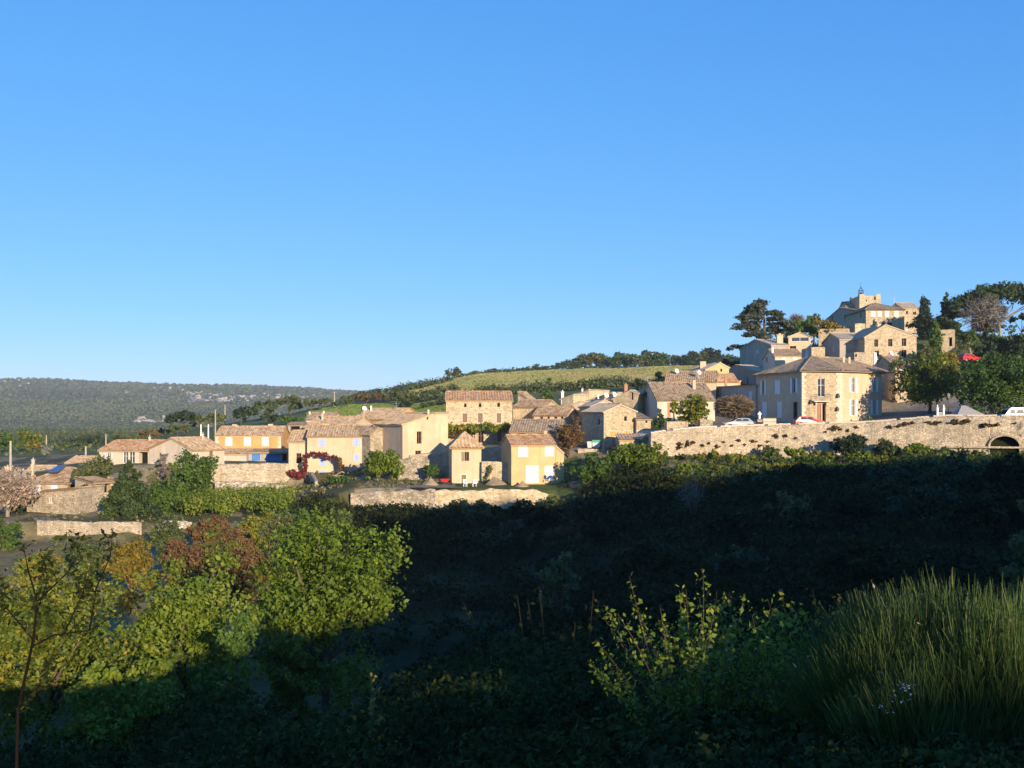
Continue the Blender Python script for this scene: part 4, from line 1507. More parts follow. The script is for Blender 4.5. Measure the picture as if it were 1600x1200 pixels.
# ------------------------------------------------------------------ the octagonal mansion
def mansion():
    L0, C1, C2, Rr = XY(1182, 168), XY(1253, 152), XY(1312, 152), XY(1378, 157)
    RB, LB = XY(1373, 172), XY(1238, 176)
    ze, zb = 6.85, -4.5
    org = Vector(((C1.x + C2.x) / 2, 155, -1.2))
    root = thing('mansion', 'large cut-cornered stone mansion with a hipped roof, white shutters and a balcony over the door', 'mansion', org)
    F1, F2, F3 = Face(L0, C1, zb, [(0, ze), ((C1 - L0).length, ze)]), Face(C1, C2, zb, [(0, ze), ((C2 - C1).length, ze)]), Face(C2, Rr, zb, [(0, ze), ((Rr - C2).length, ze)])
    F4, F5, F6 = [Face(a, b, zb, [(0, ze), ((b - a).length, ze)]) for a, b in ((Rr, RB), (RB, LB), (LB, L0))]
    for op in [('open', 1193, 595, 617, 4, 'white'), ('shut', 1214, 594, 616, 9, 'white'), ('open', 1241, 591, 614, 5.5, 'white'),
               ('shut', 1194, 628, 652, 8, 'white'), ('shut', 1217.5, 627.5, 653, 8, 'white'), ('dark', 1242.5, 628, 663, 7)]:
        add_opening(F1, op, root, org)
    for op in [('glass', 1283, 591, 620, 11), ('door', 1279.5, 631, 661, 7.5, 'doorwood'), ('void', 1287, 631, 661, 6.5)]:
        add_opening(F2, op, root, org)
    for op in [('open', 1333, 590, 613, 6, 'white'), ('open', 1366, 590, 612, 5, 'white'), ('open', 1333, 624, 650, 6, 'white'), ('open', 1366, 625, 648, 5, 'white')]:
        add_opening(F3, op, root, org)
    mb = MB()
    for f in (F1, F3, F4, F5, F6):
        f.mesh(mb)
    mb.build('wall', M['peach'], root, org)
    mb = MB()
    F2.mesh(mb)
    mb.build('wall', M['stone_tan'], root, org)['label'] = 'bare stone entrance front'
    for fc, s in ((F2, 0), (F2, F2.L), (F3, 0), (F1, F1.L), (F1, 0)):
        q = MB()
        z, k = -1.3, 0
        while z < ze - .5:
            w = .6 if k % 2 else .36
            q.box(fc.at(w / 2 if s == 0 else fc.L - w / 2, z + .21, .02), (w, .04, .4), fc.d, fc.n)
            z += .44
            k += 1
        q.build('corner_trim', M['trim'], root, org)
    g = MB()
    for f in (F1, F2, F3):
        g.box(f.at(f.L / 2, ze - .12, .1), (f.L + .1, .22, .2), f.d, f.n)
    g.build('cornice', M['trim'], root, org)
    bal = MB()
    bal.box(F2.at(F2.L * .5, 2.35, .5), (2.5, 1.0, .16), F2.d, F2.n)
    bal.box(F2.at(F2.L * .5 - .8, 2.05, .25), (.18, .45, .45), F2.d, F2.n)
    bal.box(F2.at(F2.L * .5 + .8, 2.05, .25), (.18, .45, .45), F2.d, F2.n)
    balo = bal.build('balcony', M['trim'], root, org)
    rail = MB()
    for k in range(15):
        s = F2.L * .5 - 1.2 + 2.4 * k / 14
        rail.tube([F2.at(s, 2.43, .95), F2.at(s, 3.35, .95)], .014, 4)
    rail.tube([F2.at(F2.L * .5 - 1.22, 3.35, .95), F2.at(F2.L * .5 + 1.22, 3.35, .95)], .025, 4)
    rail.build('railing', M['iron'], balo, org)
    for s, z in ((F2.L * .23, 2.2), (F2.L * .95, 3.1), (F2.L * .93, 1.15)):
        m2 = MB()
        m2.box(F2.at(s, z, .3), (.34, .34, .42), F2.d, F2.n)
        m2.box(F2.at(s, z + .3, .3), (.2, .2, .16), F2.d, F2.n)
        m2.tube([F2.at(s, z + .4, .3), F2.at(s, z + .42, .02)], .03, 5)
        m2.build('wall_lantern', M['iron'], root, org)
    o = .4

    def e(p, n):
        return Vector((p.x + n.x * o, p.y + n.y * o, ze))
    n12, n23, n34 = (F1.n + F2.n), (F2.n + F3.n), (F3.n + F4.n)
    l0, c1, c2, r, rb, lb = e(L0, F1.n + F6.n), e(C1, n12), e(C2, n23), e(Rr, n34), e(RB, F4.n + F5.n), e(LB, F5.n + F6.n)
    p1, p2 = P(1268, 557, 161), P(1322, 561, 165)
    fl = MB()
    ridges = [(c1, p1), (c2, p1), (r, p2), (p1, p2), (l0, p1)]
    add_roof(root, org, [[c1, c2, p1], [l0, c1, p1], [c2, r, p2, p1], [r, rb, p2], [rb, lb, p1, p2], [lb, l0, p1]], M['t_grey'], ridges, oh=.02)
    for px in (1318, 1327):
        add_chimney(root, org, px, 558, 566, 3, 160, 'sand', False)


mansion()
house('tower', 'short square stone tower block right behind the mansion roof', (1268, 174), (1289, 174), 6, 600, 543, ('flat',), 'stone_tan', None, lops=[('shut', 1260, 546, 557, 6, 'paleblue')], cat='tower')
house('house', 'pale house with a red brown roof and white windows above the mansion', (1211, 187), (1255, 187), 9, 600, 556, ('f', 546), 'cream', 't_brown', [('shut', 1225, 557, 562, 7, 'white'), ('shut', 1243, 556.5, 562, 7, 'white')], lops=[('dark', 1198, 558, 566, 2)], chim=[(1207, 543, 552, 3, 189, 'white', False)])
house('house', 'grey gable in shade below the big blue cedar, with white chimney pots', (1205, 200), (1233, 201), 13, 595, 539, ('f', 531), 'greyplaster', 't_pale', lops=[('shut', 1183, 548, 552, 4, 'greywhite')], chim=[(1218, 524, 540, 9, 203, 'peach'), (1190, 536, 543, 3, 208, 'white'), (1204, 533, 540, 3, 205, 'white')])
house('house', 'small gabled house with a wide glazed loggia facing the valley', (1232, 207), (1267, 206), 9, 565, 526, ('poly', [(1232, 526), (1250, 519), (1267, 525.5)]), 'peach', 't_pale', [('glass', 1250, 527, 533.5, 27), ('dark', 1239, 540.5, 548, 10)])
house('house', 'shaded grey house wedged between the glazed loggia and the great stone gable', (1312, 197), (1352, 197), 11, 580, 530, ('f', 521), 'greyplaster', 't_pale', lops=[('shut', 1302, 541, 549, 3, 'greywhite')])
house('house', 'great stone gable house with three dark windows under the castle', (1351, 192.5), (1432, 192.5), 13, 590, 524, ('poly', [(1351, 526.5), (1384, 507), (1432, 524.5)]), 'stone_tan', 't_pale',
      [('dark', 1369, 530, 542, 6), ('dark', 1391, 529.5, 541.5, 6.5), ('dark', 1412.5, 528.5, 541, 7), ('dark', 1370, 548, 557, 7), ('dark', 1391, 550.5, 557, 5), ('dark', 1412.5, 546.5, 559, 7.5)], chim=[(1373, 506, 520, 5, 194, 'sand', False), (1416, 514, 522, 3, 195, 'white', False)], dish=[(1392, 552, 190)])
house('house', 'low stone house with a grey slate coloured roof between the mansion and the trees', (1399, 169), (1424, 169), 12, 665, 572.5, ('f', 557.5), 'stone_tan', 't_grey', [('shut', 1409, 577, 592, 5, 'lilac'), ('shut', 1417, 577, 590, 5, 'greywhite')], chim=[(1367, 551, 564, 4, 175, 'white', False), (1389, 553, 566, 3, 176, 'terra', False)])
house('outbuilding', 'little grey flat topped block with one black slot in front of the great gable', (1335, 184), (1353, 184), 5, 590, 551, ('flat',), 'stone_grey', None, [('dark', 1337.5, 553, 558, 3)], cat='outbuilding')
house('outbuilding', 'terrace wall block of pale stone under the yellow tree', (1279, 214), (1327, 212), 5, 560, 515, ('flat',), 'stone_tan', None, cat='outbuilding')
house('outbuilding', 'stepped stone turret at the end of the terrace under the castle', (1336, 216), (1352, 216), 5, 545, 506, ('flat',), 'stone', None, cat='outbuilding')
# castle on the summit: separate blocks of one building
house('castle', 'main castle block with a row of white windows on the hilltop', (1353, 252), (1413, 252), 15, 520, 484, ('hip', 474, .4), 'stone_tan', 't_grey',
      [('shut', 1365, 486.5, 494.5, 6, 'white'), ('shut', 1375, 486.5, 494.5, 6, 'white'), ('shut', 1386, 486, 494.5, 6, 'white'), ('shut', 1401, 486, 494.5, 6, 'white'), ('dark', 1386, 504, 512, 16)], cat='castle', lops=[('dark', 1345, 490, 497, 2)])
house('castle_wing', 'long shaded castle wing running down to the left under the tower', (1339, 259), (1352, 259), 27, 520, 486, ('f', 481), 'greyplaster', 't_grey', cat='castle', lops=[('dark', 1320, 492, 499, 2), ('dark', 1300, 494, 501, 2)])
house('castle_wing', 'small red roofed castle block left of the tower', (1322, 274), (1338, 274), 6, 500, 480, ('f', 471.5), 'peach', 't_brown', cat='castle')
house('castle_wing', 'right castle wing with a low pale roof beside the cypress', (1409, 264), (1436, 264), 9, 505, 481, ('f', 473.5), 'stone_tan', 't_pale', [('dark', 1417, 486, 491, 3), ('dark', 1429, 487, 492, 5)], cat='castle', aer=[(1397, 460, 474, 262)])


def tower():
    r, org, fs, rf = house('castle_tower', 'square flat topped castle tower carrying an iron bell cage', (1343, 270), (1376, 270), 8, 500, 462.5, ('flat',), 'stone', None, [('dark', 1367, 463.5, 469, 3), ('dark', 1354, 468, 471, 2)], cat='castle')
    z = (HZ - 462.5) / F * 270
    mb = MB()
    for f in fs:
        k = int(f.L / 1.3)
        for i in range(k):
            if i in (0, k - 1):
                mb.box(f.at((i + .5) * f.L / k, z + .3, -.2), (f.L / k * .9, .36, .45), f.d, f.n)
    mb.build('parapet', M['stone'], r, org)
    c = P(1345, 462, 273)
    ib = MB()
    for dx, dy in ((-.5, -.5), (.5, -.5), (.5, .5), (-.5, .5)):
        ib.tube([c + Vector((dx, dy, -.6)), c + Vector((dx, dy, 1.3)), c + Vector((dx * .3, dy * .3, 2.0)), c + Vector((0, 0, 2.3))], .06, 4)
    for h in (.1, .7, 1.3):
        ib.tube([c + Vector((-.5, -.5, h)), c + Vector((.5, -.5, h)), c + Vector((.5, .5, h)), c + Vector((-.5, .5, h)), c + Vector((-.5, -.5, h))], .045, 4)
    ib.tube([c + Vector((0, 0, .9)), c + Vector((0, 0, .5)), c + Vector((0, 0, .1))], [.12, .3, .38], 8)
    ib.tube([c + Vector((0, 0, 2.2)), c + Vector((0, 0, 3.6))], .04, 4)
    ib.build('bell_cage', M['iron'], r, org)


tower()


def ruin_gate():
    r, org, fs, rf = house('ruin', 'roofless stone ruin with a narrow arched opening on the upper terrace', (1467, 206), (1492, 205), 6, 550, 516, ('flat',), 'stone_tan', None, [('void', 1485.5, 527, 541, 4.5)], cat='ruin')


ruin_gate()

# ------------------------------------------------------------------ walls
stone_wall('terrace_wall', 'long low pale stone wall around the lowest terrace on the left', [(58, 104.6, 812, 848), (125, 104.4, 815, 850), (190, 104.3, 817, 848), (221, 104.8, 817, 840)], .5, M['stone_grey'], .12, seed=2, jag=.22)
stone_wall('terrace_wall', 'short side return of the low left terrace wall, in shade', [(46, 113, 808, 836), (58, 104.9, 812, 846)], .4, M['stone_grey'], .05, seed=3)
stone_wall('retaining_wall', 'tall rough retaining wall below the ochre house and blue tarpaulin', [(322, 147.7, 725, 778), (390, 148, 724, 779), (452, 149.2, 724, 776)], .6, M['stone_pale'], .28, seed=4)
stone_wall('ledge_wall', 'low smooth rock ledge at the foot of the rough retaining wall', [(336, 145.6, 753, 781), (400, 146, 753, 781), (449, 147, 757, 780)], 1.2, M['rock'], .25, seed=5, jag=.3)
stone_wall('ruined_wall', 'crumbling pale rock wall along the lower terrace above the dark slope', [(548, 128.2, 771, 796), (585, 128.2, 768, 802), (640, 128.3, 765, 806), (680, 128.5, 766, 800)], .8, M['rock'], .5, seed=6, jag=.35, step=.35)
stone_wall('terrace_wall', 'even terrace wall below the pavilion and the yellow house', [(678, 128.6, 767, 797), (740, 128.9, 765, 796), (800, 129, 763, 795), (835, 129.3, 765, 793), (856, 129.8, 770, 792), (874, 130.6, 779, 792)], .6, M['stone'], .2, seed=7, jag=.3, step=.35)
stone_wall('garden_wall', 'stone wall joining the pavilion to the yellow house', [(752.5, 138.2, 721, 760), (797, 137.6, 722, 759)], .5, M['stone'], .1, seed=8)
stone_wall('retaining_wall', 'shaded retaining wall under the vine covered terrace', [(640, 146.2, 711, 748), (700, 146.4, 706, 745), (798, 146.8, 695, 742)], .6, M['stone_tan'], .06, seed=9, jag=.05)
stone_wall('garden_wall', 'broken rubble wall in front of the plain stone house', [(622, 142.5, 717, 745), (645, 142.3, 714, 745), (668, 142.4, 713, 745)], .8, M['rock'], .35, seed=10, jag=.25)
stone_wall('garden_wall', 'stone wall sloping down beside the green lidded bin', [(925, 150.5, 680, 702), (952, 149, 681, 702), (968, 146, 688, 706)], .4, M['stone_tan'], .06, seed=11)
stone_wall('garden_wall', 'low kerb wall under the bins at the lane end', [(903, 146.8, 701, 716), (945, 146.4, 702, 716)], .5, M['stone_pale'], .08, seed=14)
stone_wall('garden_wall', 'narrow grey buttress beside the red creeper', [(484, 147.5, 737, 770), (492, 141, 752, 778)], .5, M['stone_grey'], .06, seed=15)
stone_wall('garden_wall', 'tumbled stones of a low wall near the lime green hedge', [(247, 106, 816, 822), (272, 107, 811, 820), (300, 108, 815, 818)], .7, M['rock'], .35, seed=16, jag=.5, step=.3)
stone_wall('garden_wall', 'sunny terrace parapet between the plain stone house and the pavilion', [(655, 149.5, 690, 716), (700, 151.5, 690, 712)], .4, M['peach'], .05, seed=17, jag=.03)
rampart, rorg = stone_wall('rampart_wall', 'great sunlit village wall carrying the road above the dark slope', [(1017, 137.1, 677, 712), (1060, 137.4, 671, 716), (1100, 137.7, 668, 718), (1200, 138.3, 664.5, 718), (1250, 137.6, 663, 716), (1350, 136.3, 660, 712), (1400, 134.8, 656.5, 710), (1450, 133.3, 652, 708), (1480, 132.4, 650, 706), (1540, 130.8, 650, 704), (1600, 129.2, 650, 704), (1720, 127.5, 650, 704)],
                           1.5, M['stone_pale'], .2, .5, arch=(1547, 1593, 130, 681.5, 697.5), seed=12, jag=.06, cap='trim')


def rampart_trim():
    mb = MB()
    pa, pb = XY(1547, 130.6), XY(1593, 129.4)
    zs, zc = (HZ - 697.5) / F * 130, (HZ - 681.5) / F * 130
    d = (pb - pa)
    L = d.length
    d /= L
    n = Vector((d.y, -d.x, 0))
    for k in range(17):
        t0, t1 = k / 17, (k + .92) / 17
        pts = []
        for t, ex in ((t0, 0), (t1, 0), (t1, .24), (t0, .24)):
            s = L * (.5 - .5 * math.cos(math.pi * t))
            p = pa + d * (s + (-math.cos(math.pi * t)) * ex) + n * .24
            pts.append(Vector((p.x, p.y, zs + (zc - zs) * math.sin(math.pi * t) + math.sin(math.pi * t) * ex)))
        bk = [p - n * .5 for p in pts]
        mb.add(pts + bk, [(0, 1, 2, 3), (0, 4, 5, 1), (1, 5, 6, 2), (2, 6, 7, 3), (3, 7, 4, 0)])
    mb.build('arch_ring', M['stone_tan'], rampart, rorg)
    lg = MB()
    a, b = XY(1478, 132.3), XY(1640, 128.6)
    dd = (b - a).normalized()
    c = (a + b) / 2
    lg.box((c.x, c.y, (HZ - 699) / F * 130), ((b - a).length, .9, .22), dd)
    lg.build('ledge', M['stone_pale'], rampart, rorg)


rampart_trim()
house('hut', 'small stone hut with a black slot on top of the great wall', (1042, 141), (1075, 141), 2.4, 690, 659.5, ('flat',), 'stone_tan', None, [('void', 1065, 669, 674, 8)], cat='hut')
house('hut', 'stepped grey stone plinth beside the leafy tree on the wall', (1094, 142), (1114, 142), 1.6, 680, 656.5, ('flat',), 'stone_grey', None, cat='plinth')

# ------------------------------------------------------------------ vehicles and small things
def car(name, label, px0, px1, Y, zb, paint, yaw=0.0, van=False, group=None):
    X = ((px0 + px1) / 2 - 800) / F * Y
    root = thing(name, label, 'van' if van else 'car', (X, Y, zb), group)
    root.rotation_euler = (0, 0, yaw)
    L, Wd = (4.6, 1.8) if van else (4.1, 1.7)
    if van:
        low = [(-2.3, .35), (-2.3, 1.0), (-2.2, 1.9), (-2.0, 2.0), (1.2, 2.0), (1.5, 1.75), (1.95, 1.15), (2.25, 1.0), (2.3, .75), (2.3, .35)]
        gl = [(-1.9, 1.2), (-1.8, 1.8), (1.15, 1.8), (1.7, 1.2)]
    else:
        low = [(-2.05, .35), (-2.05, .75), (-1.9, .95), (-1.45, 1.38), (-1.1, 1.46), (.2, 1.44), (.95, .98), (1.75, .86), (2.02, .68), (2.05, .35)]
        gl = [(-1.65, .98), (-1.3, 1.34), (.15, 1.34), (.7, .98)]
    mb = MB()

    def halfw(z):
        top = 2.0 if van else 1.46
        return Wd / 2 * (1 - (.16 if not van else .08) * max(0, (z - .9) / (top - .9)))
    for s in (-1, 1):
        p = [(x, s * halfw(z), z) for x, z in low]
        mb.poly(p if s < 0 else p[::-1])
    for (x0, z0), (x1, z1) in zip(low[:-1], low[1:]):
        mb.poly([(x0, -halfw(z0), z0), (x0, halfw(z0), z0), (x1, halfw(z1), z1), (x1, -halfw(z1), z1)])
    mb.poly([(low[0][0], -Wd / 2, .35), (low[-1][0], -Wd / 2, .35), (low[-1][0], Wd / 2, .35), (low[0][0], Wd / 2, .35)])
    mb.build('body', M[paint], root)
    g = MB()
    for s in (-1, 1):
        if van:
            cuts = [(-1.85, -.6), (-.5, .5), (.6, 1.35)]
        else:
            cuts = [(-1.35, -.45), (-.38, .45)]
        for a, b in cuts:
            z0, z1 = gl[0][1] + .03, gl[1][1]
            q = [(a, s * (halfw(z0) + .012), z0), (b + .1, s * (halfw(z0) + .012), z0), (b - .12, s * (halfw(z1) + .012), z1), (a + .14, s * (halfw(z1) + .012), z1)]
            g.poly(q if s < 0 else q[::-1])
    i = 5 if van else 5
    (x0, z0), (x1, z1) = low[i], low[i + 1]
    wsh = [(x0, z0), (x1, z1)]
    n = Vector((z0 - z1, 0, x1 - x0)).normalized() * .015
    g.poly([(x0 + n.x + .05, -halfw(z0) + .1, z0 + n.z - .03), (x1 + n.x - .03, -halfw(z1) + .1, z1 + n.z + .03), (x1 + n.x - .03, halfw(z1) - .1, z1 + n.z + .03), (x0 + n.x + .05, halfw(z0) - .1, z0 + n.z - .03)])
    (x0, z0), (x1, z1) = low[2], low[3]
    if not van:
        g.poly([(x0 - .01, halfw(z0) - .12, z0 + .05), (x1 - .03, halfw(z1) - .12, z1 + .0), (x1 - .03, -halfw(z1) + .12, z1), (x0 - .01, -halfw(z0) + .12, z0 + .05)])
    g.build('windows', M['glass'], root)
    for x in (-1.3, 1.3):
        for s in (-1, 1):
            w = MB()
            w.tube([(x, s * (Wd / 2 - .2), .32), (x, s * (Wd / 2 + .015), .32)], .32, 14)
            wo = w.build('wheel', M['rubber'], root)
            h = MB()
            h.tube([(x, s * (Wd / 2 + .015), .32), (x, s * (Wd / 2 + .03), .32)], .19, 10)
            h.build('rim', M['greymetal'], wo)
    for s in (-1, 1):
        hl = MB()
        hl.box((low[-1][0] - .02, s * (Wd / 2 - .28), .72 if not van else .85), (.1, .34, .14))
        hl.build('headlight', M['lamp'], root)
    return root


car('parked_car', 'silver car parked under the bare domed tree', 1140, 1167, 145, gz(1153, 145), 'carsilver', math.pi)
car('parked_car', 'red car parked in front of the mansion door', 1244, 1281, 146, gz(1262, 146), 'carred', .05)
car('parked_van', 'white van half out of the picture under the large right tree', 1573, 1606, 134.5, gz(1588, 134.5) - .15, 'carwhite', math.pi, True)
car('parked_car', 'red car parked high on the slope below the ruin with the arch', 1498, 1527, 178, (HZ - 566) / F * 178, 'carred', .4)


def pole(px, top, Y, label, r=.11, cross=False, bot=None, mat='pole'):
    X = (px - 800) / F * Y
    zb = gzx(X, Y) if bot is None else (HZ - bot) / F * Y
    root = thing('utility_pole', label, 'pole', (X, Y, zb), 'utility poles in the fields')
    zt = (HZ - top) / F * Y - zb
    mb = MB()
    mb.tube([(0, 0, -.5), (0, 0, zt)], [r * 1.25, r * .8], 8)
    mb.build('shaft', M[mat], root)
    if cross:
        c = MB()
        c.box((0, -.02, zt - .35), (1.5, .12, .12))
        for q in (-.6, 0, .6):
            c.tube([(q, -.02, zt - .29), (q, -.02, zt - .1)], .04, 5)
        c.build('crossarm', M['wood'], root)


pole(16.5, 689, 128, 'thick weathered pole beside the solar roof at the far left', .16)
pole(72.5, 680, 210, 'thin pale pole rising behind the small silvery cone tree', .12)
pole(134, 697, 172, 'short stout pole between the dark field hedge and the tiny cream outbuilding', .16)
pole(165.5, 678, 190, 'slim pole just above the left end of the orange roof', .12)
pole(336.5, 640, 210, 'tall pole standing left behind the ochre house', .13)
pole(351.5, 633, 300, 'faint far pole seen above the dark trees behind the ochre house', .16)
pole(522.5, 612, 330, 'lone pole on the low saddle left of the field hill', .18, True)
pole(314, 663, 190, 'first of the two white posts in front of the dark trees', .14, False, None, 'white')
pole(325.5, 663, 190, 'second of the two white posts, nearer the ochre house', .14, True, None, 'white')


def small_things():
    # bins at the end of the lane
    Y = 148
    r = thing('bin', 'white bin with a green lid at the end of the lane', 'bin', (XY(931.5, Y).x, Y, gz(931, Y)))
    z0 = (HZ - 699.5) / F * Y - r.location.z
    mb = MB()
    mb.add([(-.5, -.4, z0), (.5, -.4, z0), (.5, .4, z0), (-.5, .4, z0), (-.6, -.5, z0 + .72), (.6, -.5, z0 + .72), (.6, .5, z0 + .72), (-.6, .5, z0 + .72)],
           [(3, 2, 1, 0), (0, 1, 5, 4), (1, 2, 6, 5), (2, 3, 7, 6), (3, 0, 4, 7), (4, 5, 6, 7)])
    mb.build('body', M['binwhite'], r)
    mb = MB()
    mb.box((0, 0, z0 + .82), (1.26, 1.06, .18))
    mb.tube([(-.62, 0, z0 + .92), (.62, 0, z0 + .92)], .22, 8)
    mb.build('lid', M['bingreen'], r)
    for x in (-.45, .45):
        w = MB()
        w.tube([(x, -.45, z0), (x, -.38, z0)], .1, 8)
        w.build('wheel', M['rubber'], r)
    r = thing('bin', 'small grey bin left of the green lidded bin', 'bin', (XY(921, Y).x, Y, gz(921, Y)))
    z0 = (HZ - 699.5) / F * Y - r.location.z
    mb = MB()
    mb.add([(-.28, -.3, z0), (.28, -.3, z0), (.28, .3, z0), (-.28, .3, z0), (-.36, -.38, z0 + .8), (.36, -.38, z0 + .8), (.36, .38, z0 + .8), (-.36, .38, z0 + .8)],
           [(3, 2, 1, 0), (0, 1, 5, 4), (1, 2, 6, 5), (2, 3, 7, 6), (3, 0, 4, 7), (4, 5, 6, 7)])
    mb.build('body', M['greywhite'], r)
    mb = MB()
    mb.box((0, 0, z0 + .85), (.8, .84, .1))
    mb.build('lid', M['greywhite'], r)
    # board before the mansion
    Y = 143
    r = thing('notice_board', 'cream notice board in a dark frame in front of the mansion', 'notice board', (XY(1202.5, Y).x, Y, gz(1202, Y)))
    z0, z1 = (HZ - 664) / F * Y - r.location.z, (HZ - 653.5) / F * Y - r.location.z
    mb = MB()
    mb.box((0, 0, (z0 + z1) / 2), (1.75, .12, z1 - z0 - .1))
    mb.build('panel', M['cream'], r)
    mb = MB()
    for zz in (z1, (z0 + z1) / 2 - .02, z0 + .08):
        mb.box((0, -.07, zz), (1.85, .06, .07))
    mb.build('frame', M['wood'], r)
    for x in (-.9, .9):
        q = MB()
        q.box((x, .02, (z1) / 2 - .1), (.1, .1, z1 + .4))
        q.build('post', M['wood'], r)
    # white statue: a robed figure on a plinth
    Y = 146
    r = thing('statue', 'small white statue of a robed figure at the left corner of the mansion', 'statue', (XY(1186.5, Y).x, Y, gz(1186, Y)))
    zt = (HZ - 642.5) / F * Y - r.location.z
    mb = MB()
    mb.box((0, 0, (zt - 1.25) / 2 - .3), (.7, .7, zt - 1.25 + .6))
    mb.box((0, 0, zt - 1.22), (.84, .84, .1))
    mb.build('plinth', M['greyplaster'], r)
    me = bpy.data.meshes.new('figure')
    z = zt - 1.18
    sk = [((0, 0, z), .23), ((0, 0, z + .35), .20), ((.02, -.02, z + .68), .15), ((.02, -.02, z + .88), .19), ((.02, -.02, z + .99), .07), ((.03, -.05, z + 1.1), .1), ((.03, -.05, z + 1.17), .07),
          ((.2, -.03, z + .9), .07), ((.27, -.1, z + .7), .055), ((.12, -.2, z + .72), .045), ((-.17, -.03, z + .9), .07), ((-.25, -.08, z + .68), .055), ((-.1, -.2, z + .66), .045)]
    me.from_pydata([s[0] for s in sk], [(0, 1), (1, 2), (2, 3), (3, 4), (4, 5), (5, 6), (3, 7), (7, 8), (8, 9), (3, 10), (10, 11), (11, 12)], [])
    fo = bpy.data.objects.new('figure', me)
    link(fo, r)
    md = fo.modifiers.new('Skin', 'SKIN')
    for i, s in enumerate(sk):
        me.skin_vertices[0].data[i].radius = (s[1], s[1])
    me.skin_vertices[0].data[0].use_root = True
    fo.modifiers.new('Sub', 'SUBSURF').levels = 1
    fo.modifiers['Sub'].render_levels = 2
    me.materials.append(M['white'])
    # memorial with pale posts beside the right trees
    Y = 136.5
    r = thing('memorial', 'white stone memorial gate between clipped shrubs under the right trees', 'memorial', (XY(1469.5, Y).x, Y, gz(1469, Y)))
    zt = (HZ - 632) / F * Y - r.location.z
    mb = MB()
    for x in (-.42, .42):
        mb.box((x, 0, zt * .4), (.22, .25, zt * .8))
        mb.box((x, 0, zt * .82), (.3, .33, .1))
        mb.tube([(x, 0, zt * .86), (x, 0, zt * .97), (x, 0, zt)], [.12, .1, .03], 8)
    mb.build('pillar', M['white'], r)
    mb = MB()
    for k in range(5):
        mb.box((-.24 + .12 * k, .02, zt * .3), (.05, .05, zt * .6))
    mb.box((0, .02, zt * .58), (.62, .06, .08))
    mb.box((0, .02, zt * .12), (.62, .06, .08))
    mb.build('gate', M['greywhite'], r)
    # lamp post
    Y = 137
    r = thing('street_lamp', 'slim lamp post with a lantern head beside the grey canopy', 'street lamp', (XY(1482, Y).x, Y, gz(1482, Y)))
    zt = (HZ - 614) / F * Y - r.location.z
    mb = MB()
    mb.tube([(0, 0, -.3), (0, 0, .5), (0, 0, zt - .7)], [.09, .06, .045], 7)
    mb.build('shaft', M['iron'], r)
    mb = MB()
    mb.tube([(0, 0, zt - .7), (0, 0, zt - .25), (0, 0, zt - .22), (0, 0, zt)], [.09, .2, .23, .02], 6)
    mb.build('lantern', M['greymetal'], r)
    # grey canopy
    Y = 135
    r = thing('canopy', 'low grey canvas canopy roof standing on four posts by the road', 'canopy', (XY(1511, Y).x, Y, gz(1511, Y)))
    z0 = (HZ - 647.5) / F * Y - r.location.z
    z1 = (HZ - 633.5) / F * Y - r.location.z
    mb = MB()
    V = [(-1.75, -1.2, z0), (1.75, -1.2, z0), (1.75, 1.2, z0), (-1.75, 1.2, z0), (-.7, 0, z1), (-.2, 0, z1)]
    mb.add(V, [(0, 1, 5, 4), (1, 2, 5), (2, 3, 4, 5), (3, 0, 4)])
    mb.add([(a, b, c - .06) for a, b, c in V], [(4, 5, 1, 0), (5, 2, 1), (5, 4, 3, 2), (4, 0, 3)])
    for a, b in ((0, 1), (1, 2), (2, 3), (3, 0)):
        p, q = Vector(V[a]), Vector(V[b])
        mb.poly([p - Vector((0, 0, .18)), q - Vector((0, 0, .18)), q, p])
    mb.build('roof', M['canvas'], r)
    for x, y in ((-1.65, -1.1), (1.65, -1.1), (1.65, 1.1), (-1.65, 1.1)):
        q = MB()
        q.tube([(x, y, -.3), (x, y, z0)], .045, 6)
        q.build('post', M['iron'], r)
    # pavilion terrace furniture
    Y = 134.5
    zg = gz(735, Y)
    r = thing('garden_table', 'white garden table in front of the pavilion', 'table', (XY(733, Y).x, Y, zg))
    mb = MB()
    mb.box((0, 0, .72), (1.1, .7, .05))
    mb.build('tabletop', M['greywhite'], r)
    for x, y in ((-.45, -.28), (.45, -.28), (-.45, .28), (.45, .28)):
        q = MB()
        q.tube([(x, y, 0), (x * .95, y * .95, .7)], .035, 5)
        q.build('leg', M['greywhite'], r)
    for px, ry, lab in ((727, .2, 'white garden chair left of the garden table'), (741.5, -2.8, 'white garden chair right of the garden table')):
        r = thing('garden_chair', lab, 'chair', (XY(px, Y - .2).x, Y - .2, zg))
        r.rotation_euler = (0, 0, ry)
        q = MB()
        q.box((0, 0, .44), (.5, .48, .05))
        q.build('seat', M['white'], r)
        q = MB()
        q.box((0, .23, .72), (.5, .05, .48))
        q.build('backrest', M['white'], r)
        for x, y in ((-.21, -.2), (.21, -.2), (-.21, .2), (.21, .2)):
            q = MB()
            q.tube([(x, y, 0), (x, y, .42)], .03, 5)
            q.build('leg', M['white'], r)
    # red wheelbarrow
    r = thing('wheelbarrow', 'red wheelbarrow left by the shaded wall beside the pavilion', 'wheelbarrow', (XY(695, 136).x, 136, gz(695, 136)))
    mb = MB()
    mb.add([(-.35, -.25, .4), (.35, -.25, .4), (.35, .25, .4), (-.35, .25, .4), (-.6, -.4, .8), (.7, -.4, .8), (.7, .4, .8), (-.6, .4, .8)],
           [(3, 2, 1, 0), (0, 1, 5, 4), (1, 2, 6, 5), (2, 3, 7, 6), (3, 0, 4, 7)])
    mb.build('tray', M['carred'], r)
    mb = MB()
